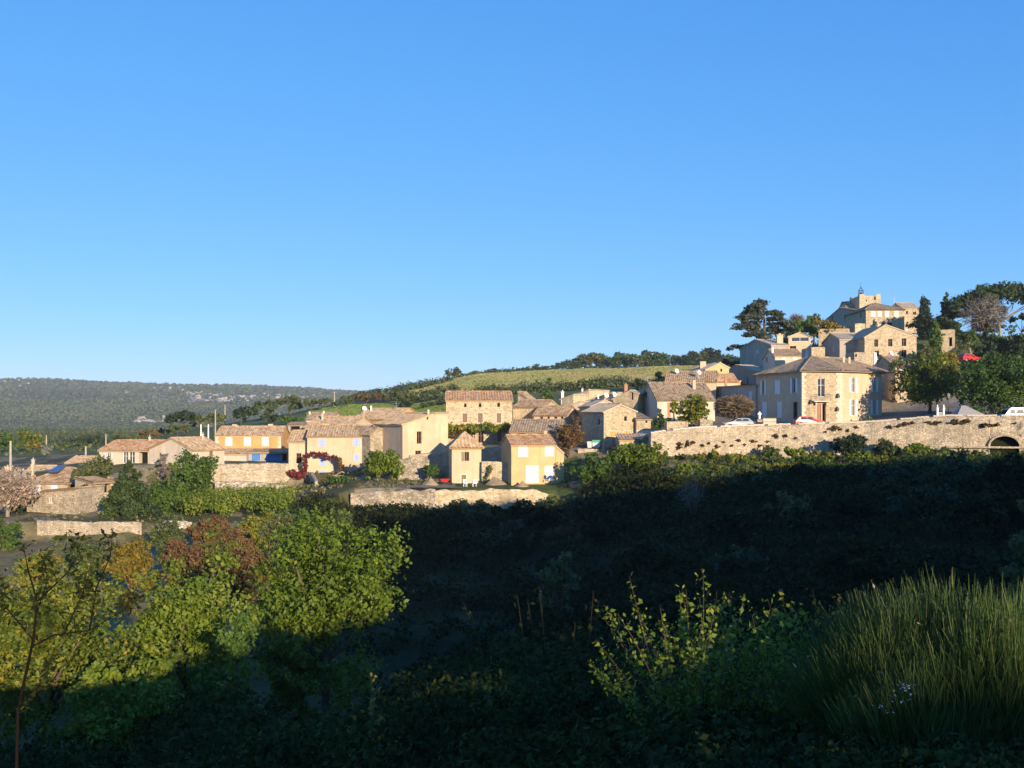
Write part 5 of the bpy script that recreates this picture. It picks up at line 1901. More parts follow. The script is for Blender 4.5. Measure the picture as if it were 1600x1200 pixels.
    mb.tube([(.85, 0, .18), (.86, .08, .18)], .2, 10)
    mb.build('wheel', M['rubber'], r)
    for s in (-1, 1):
        q = MB()
        q.tube([(.85, s * .06, .2), (0, s * .25, .4), (-1.1, s * .32, .6)], .025, 5)
        q.tube([(-.35, s * .25, .4), (-.45, s * .27, 0)], .025, 5)
        q.build('handle', M['iron'], r)
    # earth heaps
    for px, Y, w, h, lab in ((776, 136.2, 3.0, .85, 'heap of loose earth against the garden wall'), (816, 133.8, 2.0, .6, 'heap of earth before the white door of the yellow house'), (672, 135.5, 2.4, .8, 'heap of pale rubble on the terrace left of the pavilion')):
        rng = np.random.default_rng(int(px))
        X = XY(px, Y).x
        k, m = 10, 22
        V, Q = [], []
        for i in range(k + 1):
            for j in range(m):
                a = j / m * 6.283
                q = i / k
                hh = h * (1 - q * q) * (.55 + .45 * (1 - q)) * (1 + 1.1 * (fbm(3 + q * 3 * math.cos(a), 3 + q * 3 * math.sin(a), int(px)) - .5)) - (.25 if i == k else 0)
                rr = w / 2 * q * (1 + .25 * (vnoise(math.cos(a) * 2 + 5, math.sin(a) * 2 + 5, 3) - .5))
                V.append((math.cos(a) * rr, math.sin(a) * rr * .7, float(hh)))
        for i in range(k):
            for j in range(m):
                Q.append((i * m + j, (i + 1) * m + j, (i + 1) * m + (j + 1) % m, i * m + (j + 1) % m))
        o = quads_obj('earth_heap', V, Q, M['soil'], loc=(X, Y, gzx(X, Y) - .05))
        tag(o, lab, 'heap')
    # fence rail on the ledge
    r = thing('handrail', 'rusty metal handrail on the ledge under the rough retaining wall', 'railing', (XY(350, 144.5).x, 144.5, (HZ - 777) / F * 144.5))
    mb = MB()
    pts = [P(333, 774, 145), P(345, 770, 144.6), P(361, 765, 144.3)]
    o3 = Vector(r.location)
    mb.tube([p - o3 for p in pts], .05, 5)
    mb.build('rail', M['brownpaint'], r)
    for px, t in ((335, 773.5), (346, 769.7), (361, 765)):
        q = MB()
        a = P(px, t, 144.5) - o3
        q.tube([a, a - Vector((0, 0, 1.1))], .05, 5)
        q.build('post', M['brownpaint'], r)
    # pergola
    Y = 147.5
    r = thing('pergola', 'rough timber pergola poles below the long stone house', 'pergola', (XY(535, Y).x, Y, (HZ - 752) / F * Y))
    o3 = Vector(r.location)
    for a, b in (((514, 743, 147.5), (553, 744.5, 147)), ((516, 747, 148), (534, 737, 147.2)), ((534, 737, 147.2), (556, 746, 147.6))):
        q = MB()
        q.tube([P(*a) - o3, P(*b) - o3], .1, 6)
        q.build('beam', M['barkpale'], r)
    for px in (519, 531, 549):
        q = MB()
        a = P(px, 742, 147.3) - o3
        q.tube([a, a - Vector((0, 0, 2.2))], .1, 6)
        q.build('post', M['barkpale'], r)


small_things()

# ------------------------------------------------------------------ trees of the village and the hill, each its own
T = tree
T('conifer', 'broad blue green conifer behind the low terrace wall on the left', 155, 246, 716, 110, 'l_pine', bot=824, shape='cone', dens=1.7, K=70, seed=11)
T('ivy_tree', 'ivy draped yellowish tree between the solar roof and the conifer', 118, 182, 702, 126, 'l_oak', bot=772, shape='round', K=18, tint0=.75, seed=12)
T('tree', 'leafy green tree under the cream gabled barn', 258, 337, 702, 124, 'l_green', bot=786, K=28, seed=13, tint0=.45)
T('bush', 'dark green shrub at the right corner of the barn', 305, 335, 703, 146, 'l_green', bot=728, K=10, seed=14, tint0=.2)
T('bush', 'loose green bush between the conifer and the lime hedge', 225, 296, 745, 116, 'l_green', bot=806, K=20, seed=15, tint0=.6)
T('bush', 'grey leaved scrubby bush before the barn gable', 240, 268, 704, 145, 'l_mauve', bot=727, K=9, seed=16)
T('bush', 'dark ivy mound between the ivy tree and the conifer', 108, 162, 756, 117, 'l_dark', bot=800, K=14, seed=17)
T('fig_bush', 'round bright green fig bush in front of the rubble gable', 556, 631, 696, 139, 'l_lime', cat='bush', bot=757, K=26, dens=1.3, seed=18, leaf=.42, tint0=.45)
T('bush', 'dark bush under the timber pergola', 503, 553, 742, 136, 'l_green', bot=790, K=18, tint0=.2, seed=19)
T('bush', 'small dark bush in the shaded corner left of the pavilion', 657, 687, 720, 140, 'l_green', bot=752, K=10, tint0=.3, seed=20)
T('bush', 'big yellow green bush below the ribbed shed roof', 943, 1052, 686, 131, 'l_lime', bot=762, K=30, dens=1.2, tint0=.4, seed=21)
T('bush', 'darker round bush right of the bright yellow house', 892, 970, 708, 129, 'l_green', bot=772, K=24, tint0=.5, seed=22)
T('shrub', 'reddish brown leaved shrub beside the broad brown roof', 866, 911, 652, 146, 'l_rust', cat='shrub', bot=705, K=26, seed=23, rough=.25)
T('tree', 'leafy green tree standing on the wall before the broad weathered roof', 1053, 1113, 609, 147, 'l_autumn', bot=668, lower=1, K=28, tint0=.35, seed=24, dens=1.2)
T('bush', 'shaded evergreen bush between the white garage front and the hut', 1017, 1050, 645, 150, 'l_green', bot=678, K=12, tint0=.25, seed=25)
T('climber', 'autumn climber on the pinkish door of the broad roofed house', 1044, 1062, 620, 160, 'l_autumn', bot=652, K=8, seed=26)
twigs('bare_tree', 'bare tree with a wide brown dome of twigs above the silver car', 'tree', 1113, 1182, 615, 655, 149, 'l_twig', n=5200, seed=27, trunk_h=1.5)
T('plane_tree', 'large round tree on the road right of the mansion, tipped with orange', 1393, 1512, 546, 150, 'l_autumn', bot=658, lower=1, K=54, dens=1.3, tint0=.12, seed=28, tvar=.3)
T('plane_tree', 'largest dark green round tree at the right edge above the van', 1494, 1630, 548, 138.5, 'l_green', bot=662, lower=1, K=60, dens=1.3, tint0=.35, seed=29, tvar=.35)
T('cypress', 'tall black green cypress beside the castle', 1431, 1456, 461, 226, 'l_dark', bot=535, shape='column', seed=30, dens=2)
T('cypress', 'bright green slender cypress left of the ruin', 1450, 1471, 498, 203, 'l_green', bot=552, shape='column', seed=31, dens=2, tint0=.3)
T('cedar', 'wide blue cedar with drooping level boughs left of the castle', 1138, 1250, 468, 216, 'l_cedar', bot=585, shape='layers', seed=32, dens=1.9, depth=.8, K=26)
T('pine', 'shaggy green pine rising right of the cypress', 1456, 1502, 453, 232, 'l_pine', bot=525, shape='cone', seed=33, dens=1.6, K=44)
T('umbrella_pine', 'huge flat topped pine leaning over the hilltop at the right', 1484, 1640, 436, 228, 'l_pine', bot=492, shape='umbrella', seed=34, dens=1.3, K=70, bark='barkpale', depth=.7)
T('pine', 'lower open limbs of a second pine against the sky at the right edge', 1570, 1626, 488, 236, 'l_pine', bot=512, shape='umbrella', seed=35, dens=.8, K=10)
twigs('bare_tree', 'mauve leafless tree in front of the flat topped pine', 'tree', 1496, 1580, 455, 530, 215, 'l_mauve', n=950, seed=36, trunk_h=3)
T('spruce', 'dark narrow spruce before the shaded terrace of the ruin', 1524, 1562, 496, 185, 'l_dark', bot=562, shape='cone', seed=37, dens=1.6, tint0=.6)
T('tree', 'small light green tree with a pale stem beside the ruin', 1500, 1531, 512, 192, 'l_green', bot=548, K=12, bark='barkpale', seed=38)
T('tree', 'round dark tree cut by the right edge below the pine', 1574, 1622, 512, 190, 'l_dark', bot=572, K=18, seed=39)
T('tree', 'olive green tree filling the slope above the right road trees', 1540, 1596, 510, 196, 'l_oak', bot=566, K=18, seed=40)
T('bush', 'olive bush on the slope under the great stone gable', 1428, 1470, 536, 188, 'l_oak', bot=575, K=12, tint0=.7, seed=41)
T('bush', 'orange tinged bush above the right road trees', 1462, 1502, 541, 176, 'l_yellow', bot=575, K=12, seed=42)
T('hedge_mass', 'evergreen thicket between the cypress and the castle wing', 1412, 1462, 492, 236, 'l_dark', bot=525, K=14, seed=43)
T('tree', 'full green tree just right of the cedar', 1215, 1275, 494, 222, 'l_green', bot=546, K=18, tint0=.35, seed=44)
T('tree', 'pale leafed tree on the skyline right of the cedar', 1252, 1288, 483, 236, 'l_oak', bot=530, K=14, tint0=.6, seed=45)
T('tree', 'golden yellow tree below the shaded castle wing', 1268, 1320, 493, 216, 'l_yellow', bot=540, K=16, tint0=.3, seed=46)
twigs('bare_tree', 'thin grey leafless tree between cedar and castle', 'tree', 1228, 1260, 488, 520, 232, 'l_mauve', n=900, seed=47)
T('tree', 'dark bushy oak at the foot of the cedar', 1120, 1190, 560, 222, 'l_dark', bot=600, K=18, seed=48)
T('poplar', 'pale green poplar behind the red lean roof', 843, 866, 606, 192, 'l_green', bot=640, shape='column', tint0=.6, seed=49)
T('tree', 'lone round tree on the skyline of the field hill', 693, 724, 572, 470, 'l_oak', bot=600, K=16, dens=1.2, seed=50, leaf=.8)
T('tree', 'small solitary tree on the field edge above the stepped roofs', 851, 863, 591, 330, 'l_oak', bot=606, K=8, seed=51)
T('tree', 'small dark oak beside the aerial of the broad weathered roof', 985, 1008, 588, 210, 'l_dark', bot=612, K=10, seed=52)
T('tree', 'tiny dark oak on the field above the wide brown roof', 1022, 1036, 580, 260, 'l_dark', bot=592, K=8, seed=53)

T('cedar', 'dark cedar limbs reaching out left of the flat topped pine', 1474, 1566, 456, 234, 'l_cedar', bot=530, shape='layers', seed=134, dens=1.3, depth=.6, K=15)

# left far trees
T('tree', 'leftmost big green tree behind the pale cottage', -30, 30, 672, 235, 'l_green', bot=712, K=18, tint0=.45, seed=60)
T('tree', 'tall yellow green tree right of the leftmost big tree', 24, 68, 668, 236, 'l_autumn', bot=706, K=18, tint0=.25, seed=61)
T('tree', 'golden autumn tree beside the small silvery cone tree', 40, 70, 690, 226, 'l_yellow', bot=716, K=12, tint0=.2, seed=62)
T('cone_tree', 'small silvery cone shaped tree at the foot of the thin pale pole', 64, 80, 696, 208, 'l_silver', bot=720, shape='column', seed=63, dens=2)
T('tree', 'grey green tree in the meadow right of the silvery cone tree', 84, 112, 690, 250, 'l_oak', bot=712, K=12, tint0=.6, seed=64)
T('tree', 'low round tree in front of the plateau, left of the dark hedge', 112, 160, 676, 320, 'l_oak', bot=702, K=14, seed=65)
T('tree', 'bushy mid green tree behind the orange tiled roof', 170, 225, 676, 300, 'l_oak', bot=700, K=16, tint0=.55, seed=66)
T('tree', 'brownish tree behind the barn roof', 215, 262, 668, 290, 'l_rust', bot=694, K=14, tint0=.8, seed=67)
MID = [(258, 318, 640, 280, 'l_dark', 'dark oak at the left end of the wood behind the ochre house'), (305, 362, 643, 268, 'l_oak', 'lighter oak in front of the wood left of the ochre house'), (255, 300, 660, 250, 'l_oak', 'low olive green oak in front of the dark oak'),
       (352, 402, 633, 285, 'l_dark', 'dark oak rising right behind the ochre house roof'), (388, 442, 624, 300, 'l_oak', 'broad oak in the middle of the wood'), (425, 482, 616, 310, 'l_oak', 'highest rounded oak of the wood left of the saddle'),
       (466, 530, 621, 305, 'l_oak', 'pale topped oak at the right end of the wood'), (400, 452, 646, 255, 'l_dark', 'shadowy oak at the right shoulder of the ochre house'), (430, 470, 650, 240, 'l_green', 'rounded green bush tree above the little porch'),
       (528, 556, 622, 300, 'l_oak', 'small oak just right of the lone pole'), (545, 600, 614, 330, 'l_rust', 'brown leaved thicket tree above the green meadow'), (588, 656, 606, 262, 'l_oak', 'big spreading oak behind the house with the satellite dish'),
       (612, 648, 622, 240, 'l_dark', 'dark low oak at the edge of the green meadow'), (528, 580, 618, 400, 'l_oak', 'far oak on the low skyline'), (580, 640, 606, 430, 'l_dark', 'far dark oak higher on the low skyline')]
for i, (a, b, t, Y, m, lab) in enumerate(MID):
    T('oak_tree', lab, a, b, t, Y, m, K=16, seed=70 + i, group='oaks behind the left part of the village', dens=1.1)

# the tree line along the crest of the field hill: copies of four kinds
crest = []
protos = []
for i in range(5):
    protos.append(T('oak_tree', 'rounded oak in the long tree line along the crest of the field hill', 900 + i * 24, 932 + i * 24, 548, 556, ['l_oak', 'l_oak', 'l_dark', 'l_oak', 'l_green'][i], K=15, seed=90 + i, leaf=1.0, dens=1.3, bot=578, lower=.6, group='oaks along the crest of the field hill', tint0=[.5, .7, .5, .3, .35][i]))
crng = np.random.default_rng(5)
CREST = [(742, 592), (770, 588), (792, 584), (806, 575), (822, 570), (838, 566), (853, 570), (868, 566), (882, 562), (894, 556), (908, 550), (922, 548), (936, 552), (950, 556), (962, 550), (976, 549), (990, 551), (1004, 547), (1018, 546), (1030, 547), (1042, 550), (1056, 552), (1068, 554), (1080, 548), (1094, 545), (1108, 543), (1122, 546), (1136, 550), (1150, 556), (1164, 560),
         (1090, 556), (1112, 553), (1074, 560), (900, 560), (1010, 556), (940, 560), (1130, 560)]
done = 0
for i, (px, top) in enumerate(CREST):
    Y = 548 + crng.random() * 30 if px > 790 else 480 + crng.random() * 25
    X = (px - 800) / F * Y
    zb = gzx(X, Y)
    h = max(3.2, (HZ - top) / F * Y - zb)
    k = i % 5 if px < 1070 else (2 if i % 3 else 0)
    src = protos[k]
    hs = (HZ - 548) / F * 556 - src.location.z
    s = h / hs
    wx = s * (.95 + .35 * crng.random())
    if px > 1070:
        lab, grp = 'dark oak at the right end of the crest tree line above the yellow gable', 'dark oaks at the right end of the crest'
    elif px < 830:
        lab, grp = 'low scrubby oak on the sloping left end of the crest', 'scrubby oaks on the left end of the crest'
    else:
        lab, grp = 'rounded oak in the long tree line along the crest of the field hill', 'oaks along the crest of the field hill'
    copy_tree(src, (X, Y, zb - .2), (max(wx, .55), max(wx, .55), s), crng.random() * 6.28, lab, grp)
for p in protos:
    p.location.y += 12


# ------------------------------------------------------------------ climbers
def climber(name, label, cat, path, Y, r, mat, n, leaf, seed, stem=True, tvar=.3, tint0=.5):
    rng = np.random.default_rng(seed)
    pts = [P(px, py, Y) for px, py in path]
    org = pts[0].copy()
    root = thing(name, label, cat, org)
    cl = []
    for a, b in zip(pts[:-1], pts[1:]):
        k = max(2, int((b - a).length / (r * .7)))
        for q in range(k):
            c = a.lerp(b, q / k) - org
            rr = r * (.65 + .6 * rng.random())
            cl.append((c.x, c.y + rng.normal() * .2, c.z + rng.normal() * r * .3, rr))
    V, Q, t = clump_leaves(np.array(cl), n, leaf, rng, .85, .3, .7, tvar, tint0)
    quads_obj('leaves', V, Q, M[mat], root, tint=t)
    mb = MB()
    mb.tube([p - org for p in pts], .05, 5)
    if stem:
        a = pts[-1] - org
        mb.tube([a, a - Vector((.2, 0, 3))], .06, 5)
    mb.build('stem', M['bark'], root)


climber('vine', 'long yellowing vine canopy across the front of the tall house', 'vine', [(686, 668), (700, 669), (720, 668), (740, 669), (760, 667), (780, 668), (797, 667)], 158.2, .75, 'l_autumn', 2600, .36, 1)
climber('vine', 'drooping darker vine at the left end of the long vine canopy', 'vine', [(690, 672), (704, 677), (722, 681), (742, 677)], 158.6, .6, 'l_rust', 900, .34, 2, tint0=.9)
climber('creeper', 'dark red creeper arching over the blue shuttered lower window', 'creeper', [(476, 742), (477, 728), (475, 713), (490, 709), (505, 710), (518, 715), (531, 717)], 149.4, .34, 'l_red', 1000, .26, 3)
climber('creeper', 'dark red creeper mound low beside the grey buttress', 'creeper', [(456, 741), (468, 740), (478, 738)], 148.6, .55, 'l_red', 520, .28, 4)
climber('creeper', 'orange brown creeper hanging at the right end of the red creeper', 'creeper', [(530, 717), (532, 727), (532, 738)], 149.2, .42, 'l_rust', 420, .3, 5, tint0=.4)
climber('ivy', 'thin ivy climbing the garden wall beside the pavilion', 'ivy', [(757, 752), (764, 738), (766, 726)], 137.7, .35, 'l_oak', 320, .26, 6, stem=False)

# hedge
rng = np.random.default_rng(33)
hx = []
for i in range(150):
    px = 272 + 180 * rng.random()
    Y = 117 + 17 * rng.random()
    X = (px - 800) / F * Y
    g = gzx(X, Y)
    hx.append((X, Y, g + .9 + .9 * rng.random(), 1.0 + .5 * rng.random()))
hx = np.array(hx)
V, Q, t = clump_leaves(hx, 22000, .27, rng, .8, .6, .6, .22, .7)
o = quads_obj('vine_hedge', V, Q, M['l_lime'], tint=t)
tag(o, 'wide lime green leafy hedge below the rough retaining wall', 'hedge')

# dark tufts on the great wall
tr = np.random.default_rng(8)
tufts = [(1062, 694), (1075, 697), (1084, 691), (1098, 696), (1108, 692), (1120, 699), (1131, 690), (1143, 696), (1155, 688), (1163, 695), (1176, 690), (1060, 700), (1186, 697), (1198, 690), (1213, 683), (1228, 681), (1243, 684),
         (1290, 674), (1303, 672), (1314, 670), (1325, 673), (1338, 668), (1391, 668), (1404, 666), (1414, 664), (1426, 661), (1452, 660), (1462, 663), (1470, 659), (1492, 662), (1504, 661), (1512, 659), (1586, 660)]
seedt = tree('wall_plant', 'dark clump of plants growing out of the face of the great village wall', 1528, 1562, 659, 130.9, 'l_rust', base=671, bot=671, K=14, seed=7, leaf=.28, tint0=.2, trunk=False, dens=1.2, group=None)
seedt['label'] = 'largest brown dry bush hanging on the great wall above the arch'
wy = lambda px: float(np.interp(px, [1017, 1060, 1100, 1200, 1250, 1350, 1400, 1450, 1480, 1540, 1600], [137.1, 137.4, 137.7, 138.3, 137.6, 136.3, 134.8, 133.3, 132.4, 130.8, 129.2]))
first = None
for px, py in tufts:
    Y = wy(px) - .15
    pos = P(px, py, Y)
    s = .5 + .75 * tr.random() ** 1.5
    if first is None:
        first = tree('wall_plant', 'dark clump of plants growing out of the face of the great village wall', px - 5, px + 5, py - 4, Y, 'l_rust', base=py + 4, bot=py + 4, K=12, seed=77, leaf=.17, rough=.5, tint0=.12, trunk=False, dens=1.3, group='plants on the face of the great wall')
    else:
        copy_tree(first, pos - Vector((0, 0, .25)), (s * (.8 + .8 * tr.random()), s * .8, s * (.8 + .6 * tr.random())), tr.random() * 6.28)

# lit bushes along the foot of the great wall
FOOT = [(1150, 1196, 710, 133, 'l_lime', 'small lime bush in front of the grey green tall bush'), (1196, 1240, 712, 132, 'l_oak', 'low olive bush between the grey green and the lime bush'), (1240, 1292, 712, 131.5, 'l_green', 'low green bush before the brownish yellow bush'),
        (1096, 1150, 716, 132, 'l_oak', 'olive bush in front of the yellow green wall foot bush'), (1440, 1490, 698, 130.5, 'l_oak', 'dark olive bush right of the farthest lit wall foot bush'), (1320, 1380, 704, 131.5, 'l_lime', 'lit bush at the foot of the dark loose shrub'), (1480, 1545, 702, 128, 'l_dark', 'dark bush left of the road arch at the ledge'),
        (1083, 1132, 704, 135, 'l_autumn', 'yellow green bush at the foot of the great wall below the silver car'), (1126, 1182, 706, 134.5, 'l_autumn', 'golden green bush under the bare domed tree, at the wall foot'), (1178, 1222, 692, 135, 'l_oak', 'grey green tall bush at the wall foot below the notice board'),
        (1218, 1268, 697, 134, 'l_lime', 'lime bush at the wall foot below the red car'), (1262, 1306, 702, 134.5, 'l_autumn', 'brownish yellow bush at the wall foot under the mansion door'), (1296, 1366, 675, 133.5, 'l_dark', 'dark loose shrub sprouting highest against the great wall'),
        (1358, 1415, 684, 132.5, 'l_oak', 'olive feathery bush right of the dark loose shrub'), (1405, 1462, 690, 130.5, 'l_lime', 'lit green bush farthest right along the wall foot'), (1048, 1090, 709, 135, 'l_oak', 'small olive bush at the left end of the great wall foot')]
for i, (a, b, t, Y, m, lab) in enumerate(FOOT):
    T('bush', lab, a, b, t, Y, m, K=18, seed=120 + i, bot=t + 52, group='bushes along the foot of the great wall', dens=1.2)

BANK = [(1046, 1100, 722, 128, 'l_lime', 'lime green bush low on the bank below the hut'), (1092, 1150, 726, 127, 'l_autumn', 'golden bush low on the bank, second row under the silver car'), (1142, 1200, 722, 128, 'l_oak', 'olive bush low on the bank under the bare domed tree'),
        (1192, 1250, 720, 127, 'l_autumn', 'yellowing bush low on the bank under the notice board'), (1242, 1306, 718, 128, 'l_green', 'green bush low on the bank under the red car'), (1300, 1362, 714, 127.5, 'l_oak', 'olive bush low on the bank under the right end of the mansion'),
        (1356, 1420, 710, 127, 'l_autumn', 'yellow green bush low on the bank under the large orange tipped tree'), (1412, 1478, 708, 126, 'l_oak', 'olive bush low on the bank under the memorial')]
for i, (a, b, t, Y, m, lab) in enumerate(BANK):
    T('bush', lab, a, b, t, Y, m, K=20, seed=220 + i, bot=t + 52, group='bushes along the foot of the great wall', dens=1.1, rough=.25)
LEFT = [(222, 300, 812, 92, 'l_oak', 'olive bush right below the end of the low terrace wall'), (292, 372, 806, 95, 'l_rust', 'rust coloured bush between hedge and thicket bushes'), (362, 440, 802, 94, 'l_autumn', 'yellowish bush below the middle of the lime hedge'), (432, 510, 792, 97, 'l_green', 'green bush below the right end of the lime hedge'),
        (96, 180, 846, 84, 'l_oak', 'olive bush below the middle of the low terrace wall'), (20, 110, 854, 82, 'l_autumn', 'yellowing bush below the left end of the low terrace wall'), (500, 560, 790, 104, 'l_oak', 'olive bush at the left end of the crumbling pale wall')]
for i, (a, b, t, Y, m, lab) in enumerate(LEFT):
    T('bush', lab, a, b, t, Y, m, K=22, seed=240 + i, bot=t + 46, group='bushes of the sunny bank on the left', dens=1.1, rough=.25, tint0=.5)

# pinkish bare tree far left
twigs('bare_tree', 'pinkish tree with dry leaves at the far left edge before the garage', 'tree', -38, 62, 728, 800, 110, 'l_pink', n=2200, seed=51, trunk_h=1.8, leafmix=('l_pink', 1500, .3), wid=.03)
T('bush', 'dark green ivy under the pinkish tree', 8, 46, 762, 112, 'l_dark', bot=808, K=12, seed=52)
T('bush', 'green bush at the left edge before the short terrace return', -25, 36, 806, 98, 'l_green', bot=868, K=16, seed=53, tint0=.4)

# shrubs of the lit lower slope
T('bush', 'yellow autumn bush below the end of the low terrace wall', 165, 252, 832, 74, 'l_yellow', bot=902, K=22, seed=54, tint0=.25)
T('bush', 'wide rust brown thicket bush left of the round walnut', 240, 348, 828, 72, 'l_rust', bot=906, K=26, seed=55, dens=1.2)
T('bush', 'second rust brown bush touching the round walnut', 330, 428, 818, 73, 'l_rust', bot=900, K=24, seed=56, tint0=.65, dens=1.2)
T('bush', 'olive bush behind the top of the round walnut', 400, 478, 800, 78, 'l_oak', bot=868, K=20, seed=57, tint0=.75)
T('bush', 'green bush behind the right shoulder of the round walnut', 468, 548, 798, 80, 'l_oak', bot=870, K=20, seed=58, tint0=.6)
T('tree', 'round bright green walnut at the edge of the shade', 386, 636, 812, 43, 'l_lime', bot=1115, K=46, dens=.85, sprays=16, seed=59, leaf=.15, tint0=.3, rfrac=.17, core=.6, base=1200, shell=.72, rough=.24)
T('tree', 'broad yellow green tree left of the round walnut', 186, 418, 886, 35, 'l_lime', bot=1170, K=46, dens=.85, sprays=16, seed=64, leaf=.13, tint0=.5, rfrac=.17, core=.6, base=1210, shell=.72, rough=.24)
T('tree', 'yellow green tree at the left edge behind the dark sapling', -90, 225, 902, 31, 'l_autumn', bot=1200, K=46, dens=.85, sprays=16, seed=65, leaf=.115, tint0=.25, rfrac=.17, core=.6, base=1230, shell=.72, rough=.24)

# ------------------------------------------------------------------ the shaded valley side: uncountable undergrowth
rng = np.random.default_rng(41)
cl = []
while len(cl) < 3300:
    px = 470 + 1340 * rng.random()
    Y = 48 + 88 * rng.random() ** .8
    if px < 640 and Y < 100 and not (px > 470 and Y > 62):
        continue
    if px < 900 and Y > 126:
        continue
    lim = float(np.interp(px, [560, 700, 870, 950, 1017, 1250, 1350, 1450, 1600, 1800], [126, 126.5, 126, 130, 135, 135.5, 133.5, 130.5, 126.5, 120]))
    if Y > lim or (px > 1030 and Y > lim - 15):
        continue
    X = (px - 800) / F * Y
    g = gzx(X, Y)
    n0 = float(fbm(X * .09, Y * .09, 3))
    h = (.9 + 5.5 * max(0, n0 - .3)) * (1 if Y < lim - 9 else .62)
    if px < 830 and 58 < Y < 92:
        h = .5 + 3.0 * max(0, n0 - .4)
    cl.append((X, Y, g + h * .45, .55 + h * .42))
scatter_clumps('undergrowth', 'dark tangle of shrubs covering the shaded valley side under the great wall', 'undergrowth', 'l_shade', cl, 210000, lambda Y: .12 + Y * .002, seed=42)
# bigger shrubs that stand out of it
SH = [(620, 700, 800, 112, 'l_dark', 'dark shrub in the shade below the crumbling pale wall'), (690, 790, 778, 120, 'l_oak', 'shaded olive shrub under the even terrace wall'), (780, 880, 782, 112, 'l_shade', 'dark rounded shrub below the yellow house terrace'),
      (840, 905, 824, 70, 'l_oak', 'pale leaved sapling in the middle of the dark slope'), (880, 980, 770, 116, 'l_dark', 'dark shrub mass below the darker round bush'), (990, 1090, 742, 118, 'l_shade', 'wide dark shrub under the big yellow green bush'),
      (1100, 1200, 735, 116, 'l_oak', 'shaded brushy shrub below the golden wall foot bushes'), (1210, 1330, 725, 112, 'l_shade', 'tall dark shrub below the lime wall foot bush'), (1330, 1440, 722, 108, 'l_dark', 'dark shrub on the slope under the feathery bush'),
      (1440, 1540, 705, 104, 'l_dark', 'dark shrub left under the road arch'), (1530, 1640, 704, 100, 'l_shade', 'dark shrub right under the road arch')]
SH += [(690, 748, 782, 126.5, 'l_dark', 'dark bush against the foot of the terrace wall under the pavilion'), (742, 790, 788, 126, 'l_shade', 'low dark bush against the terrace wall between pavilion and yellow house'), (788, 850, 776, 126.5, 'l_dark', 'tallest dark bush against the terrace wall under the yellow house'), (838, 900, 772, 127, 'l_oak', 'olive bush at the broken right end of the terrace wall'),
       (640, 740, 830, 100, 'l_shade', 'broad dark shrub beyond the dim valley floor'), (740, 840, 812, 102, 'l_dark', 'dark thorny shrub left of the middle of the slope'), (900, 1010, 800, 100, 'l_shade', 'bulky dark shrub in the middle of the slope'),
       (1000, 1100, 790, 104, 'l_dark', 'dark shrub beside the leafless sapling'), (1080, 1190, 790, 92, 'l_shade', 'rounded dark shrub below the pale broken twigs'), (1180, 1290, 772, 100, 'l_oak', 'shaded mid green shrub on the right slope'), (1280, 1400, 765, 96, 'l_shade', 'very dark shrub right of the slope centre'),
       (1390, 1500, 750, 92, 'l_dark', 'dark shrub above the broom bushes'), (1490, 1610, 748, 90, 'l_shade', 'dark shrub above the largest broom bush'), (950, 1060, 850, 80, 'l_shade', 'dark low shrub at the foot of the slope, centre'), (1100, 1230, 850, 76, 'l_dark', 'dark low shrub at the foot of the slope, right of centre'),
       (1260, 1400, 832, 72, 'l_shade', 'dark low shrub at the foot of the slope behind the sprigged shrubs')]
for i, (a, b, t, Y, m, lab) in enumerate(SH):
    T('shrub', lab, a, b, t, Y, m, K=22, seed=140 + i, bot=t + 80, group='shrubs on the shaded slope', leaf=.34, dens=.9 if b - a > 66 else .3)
twigs('dead_tree', 'grey leafless sapling in the shade below the wall foot bushes', 'tree', 1050, 1110, 738, 800, 100, 'l_mauve', n=260, seed=61, wid=.025, bark='bark', trunk_h=.8)
twigs('dead_tree', 'pale broken twigs on the dark slope right of the leafless sapling', 'tree', 1135, 1170, 790, 830, 95, 'l_mauve', n=160, seed=62, wid=.025, bark='bark', trunk_h=.6)
T('shrub', 'sunlit leafy shrub at the right edge above the broom', 1562, 1640, 748, 46, 'l_oak', bot=885, K=20, seed=63, leaf=.18, tint0=.7)

FILL = [(-80, 60, 858, 52, 'l_oak', .7, 'olive shrub at the left edge above the yellow green tree'), (400, 520, 960, 38, 'l_autumn', .15, 'low yellow green shrub under the walnut'),         (110, 300, 1000, 28, 'l_lime', .55, 'low lime shrub in front of the yellow green trees'), (270, 420, 1010, 30, 'l_green', .5, 'low green shrub in front of the broad yellow green tree')]
for i, (a, b, t, Y, m, tn, lab) in enumerate(FILL):
    T('shrub', lab, a, b, t, Y, m, K=24, seed=170 + i, bot=t + 170, group='shrubs of the sunny bank on the left', leaf=.05 + Y * .0022, dens=.9, tint0=tn, rough=.3, rfrac=.17)

# ------------------------------------------------------------------ foreground
broom('broom_bush', 'largest broom bush of upright green stems at the right edge', 1560, 9.2, -3.0, 1.54, 1.5, 26000, 1)
broom('broom_bush', 'broom bush with splayed stems left of the largest broom', 1428, 9.6, -3.15, 1.47, 1.15, 18000, 2)
broom('broom_bush', 'low broom bush in front, arching out of the dark bank', 1470, 8.4, -3.0, 1.1, .9, 8000, 3)
shoot_shrub('shrub', 'sunlit sprigged shrub in the middle of the foreground', 1085, 11.5, -3.75, 872, 70, 1.0, .05, 75, 'l_lime', seed=71)
shoot_shrub('shrub', 'sunlit sprigged shrub with upright shoots left of the broom', 1255, 11, -3.6, 900, 40, .7, .048, 60, 'l_lime', seed=72)
shoot_shrub('shrub', 'yellow leaved shoot touching the left side of the broom', 1325, 10.8, -3.4, 872, 12, .4, .05, 34, 'l_yellow', seed=73)
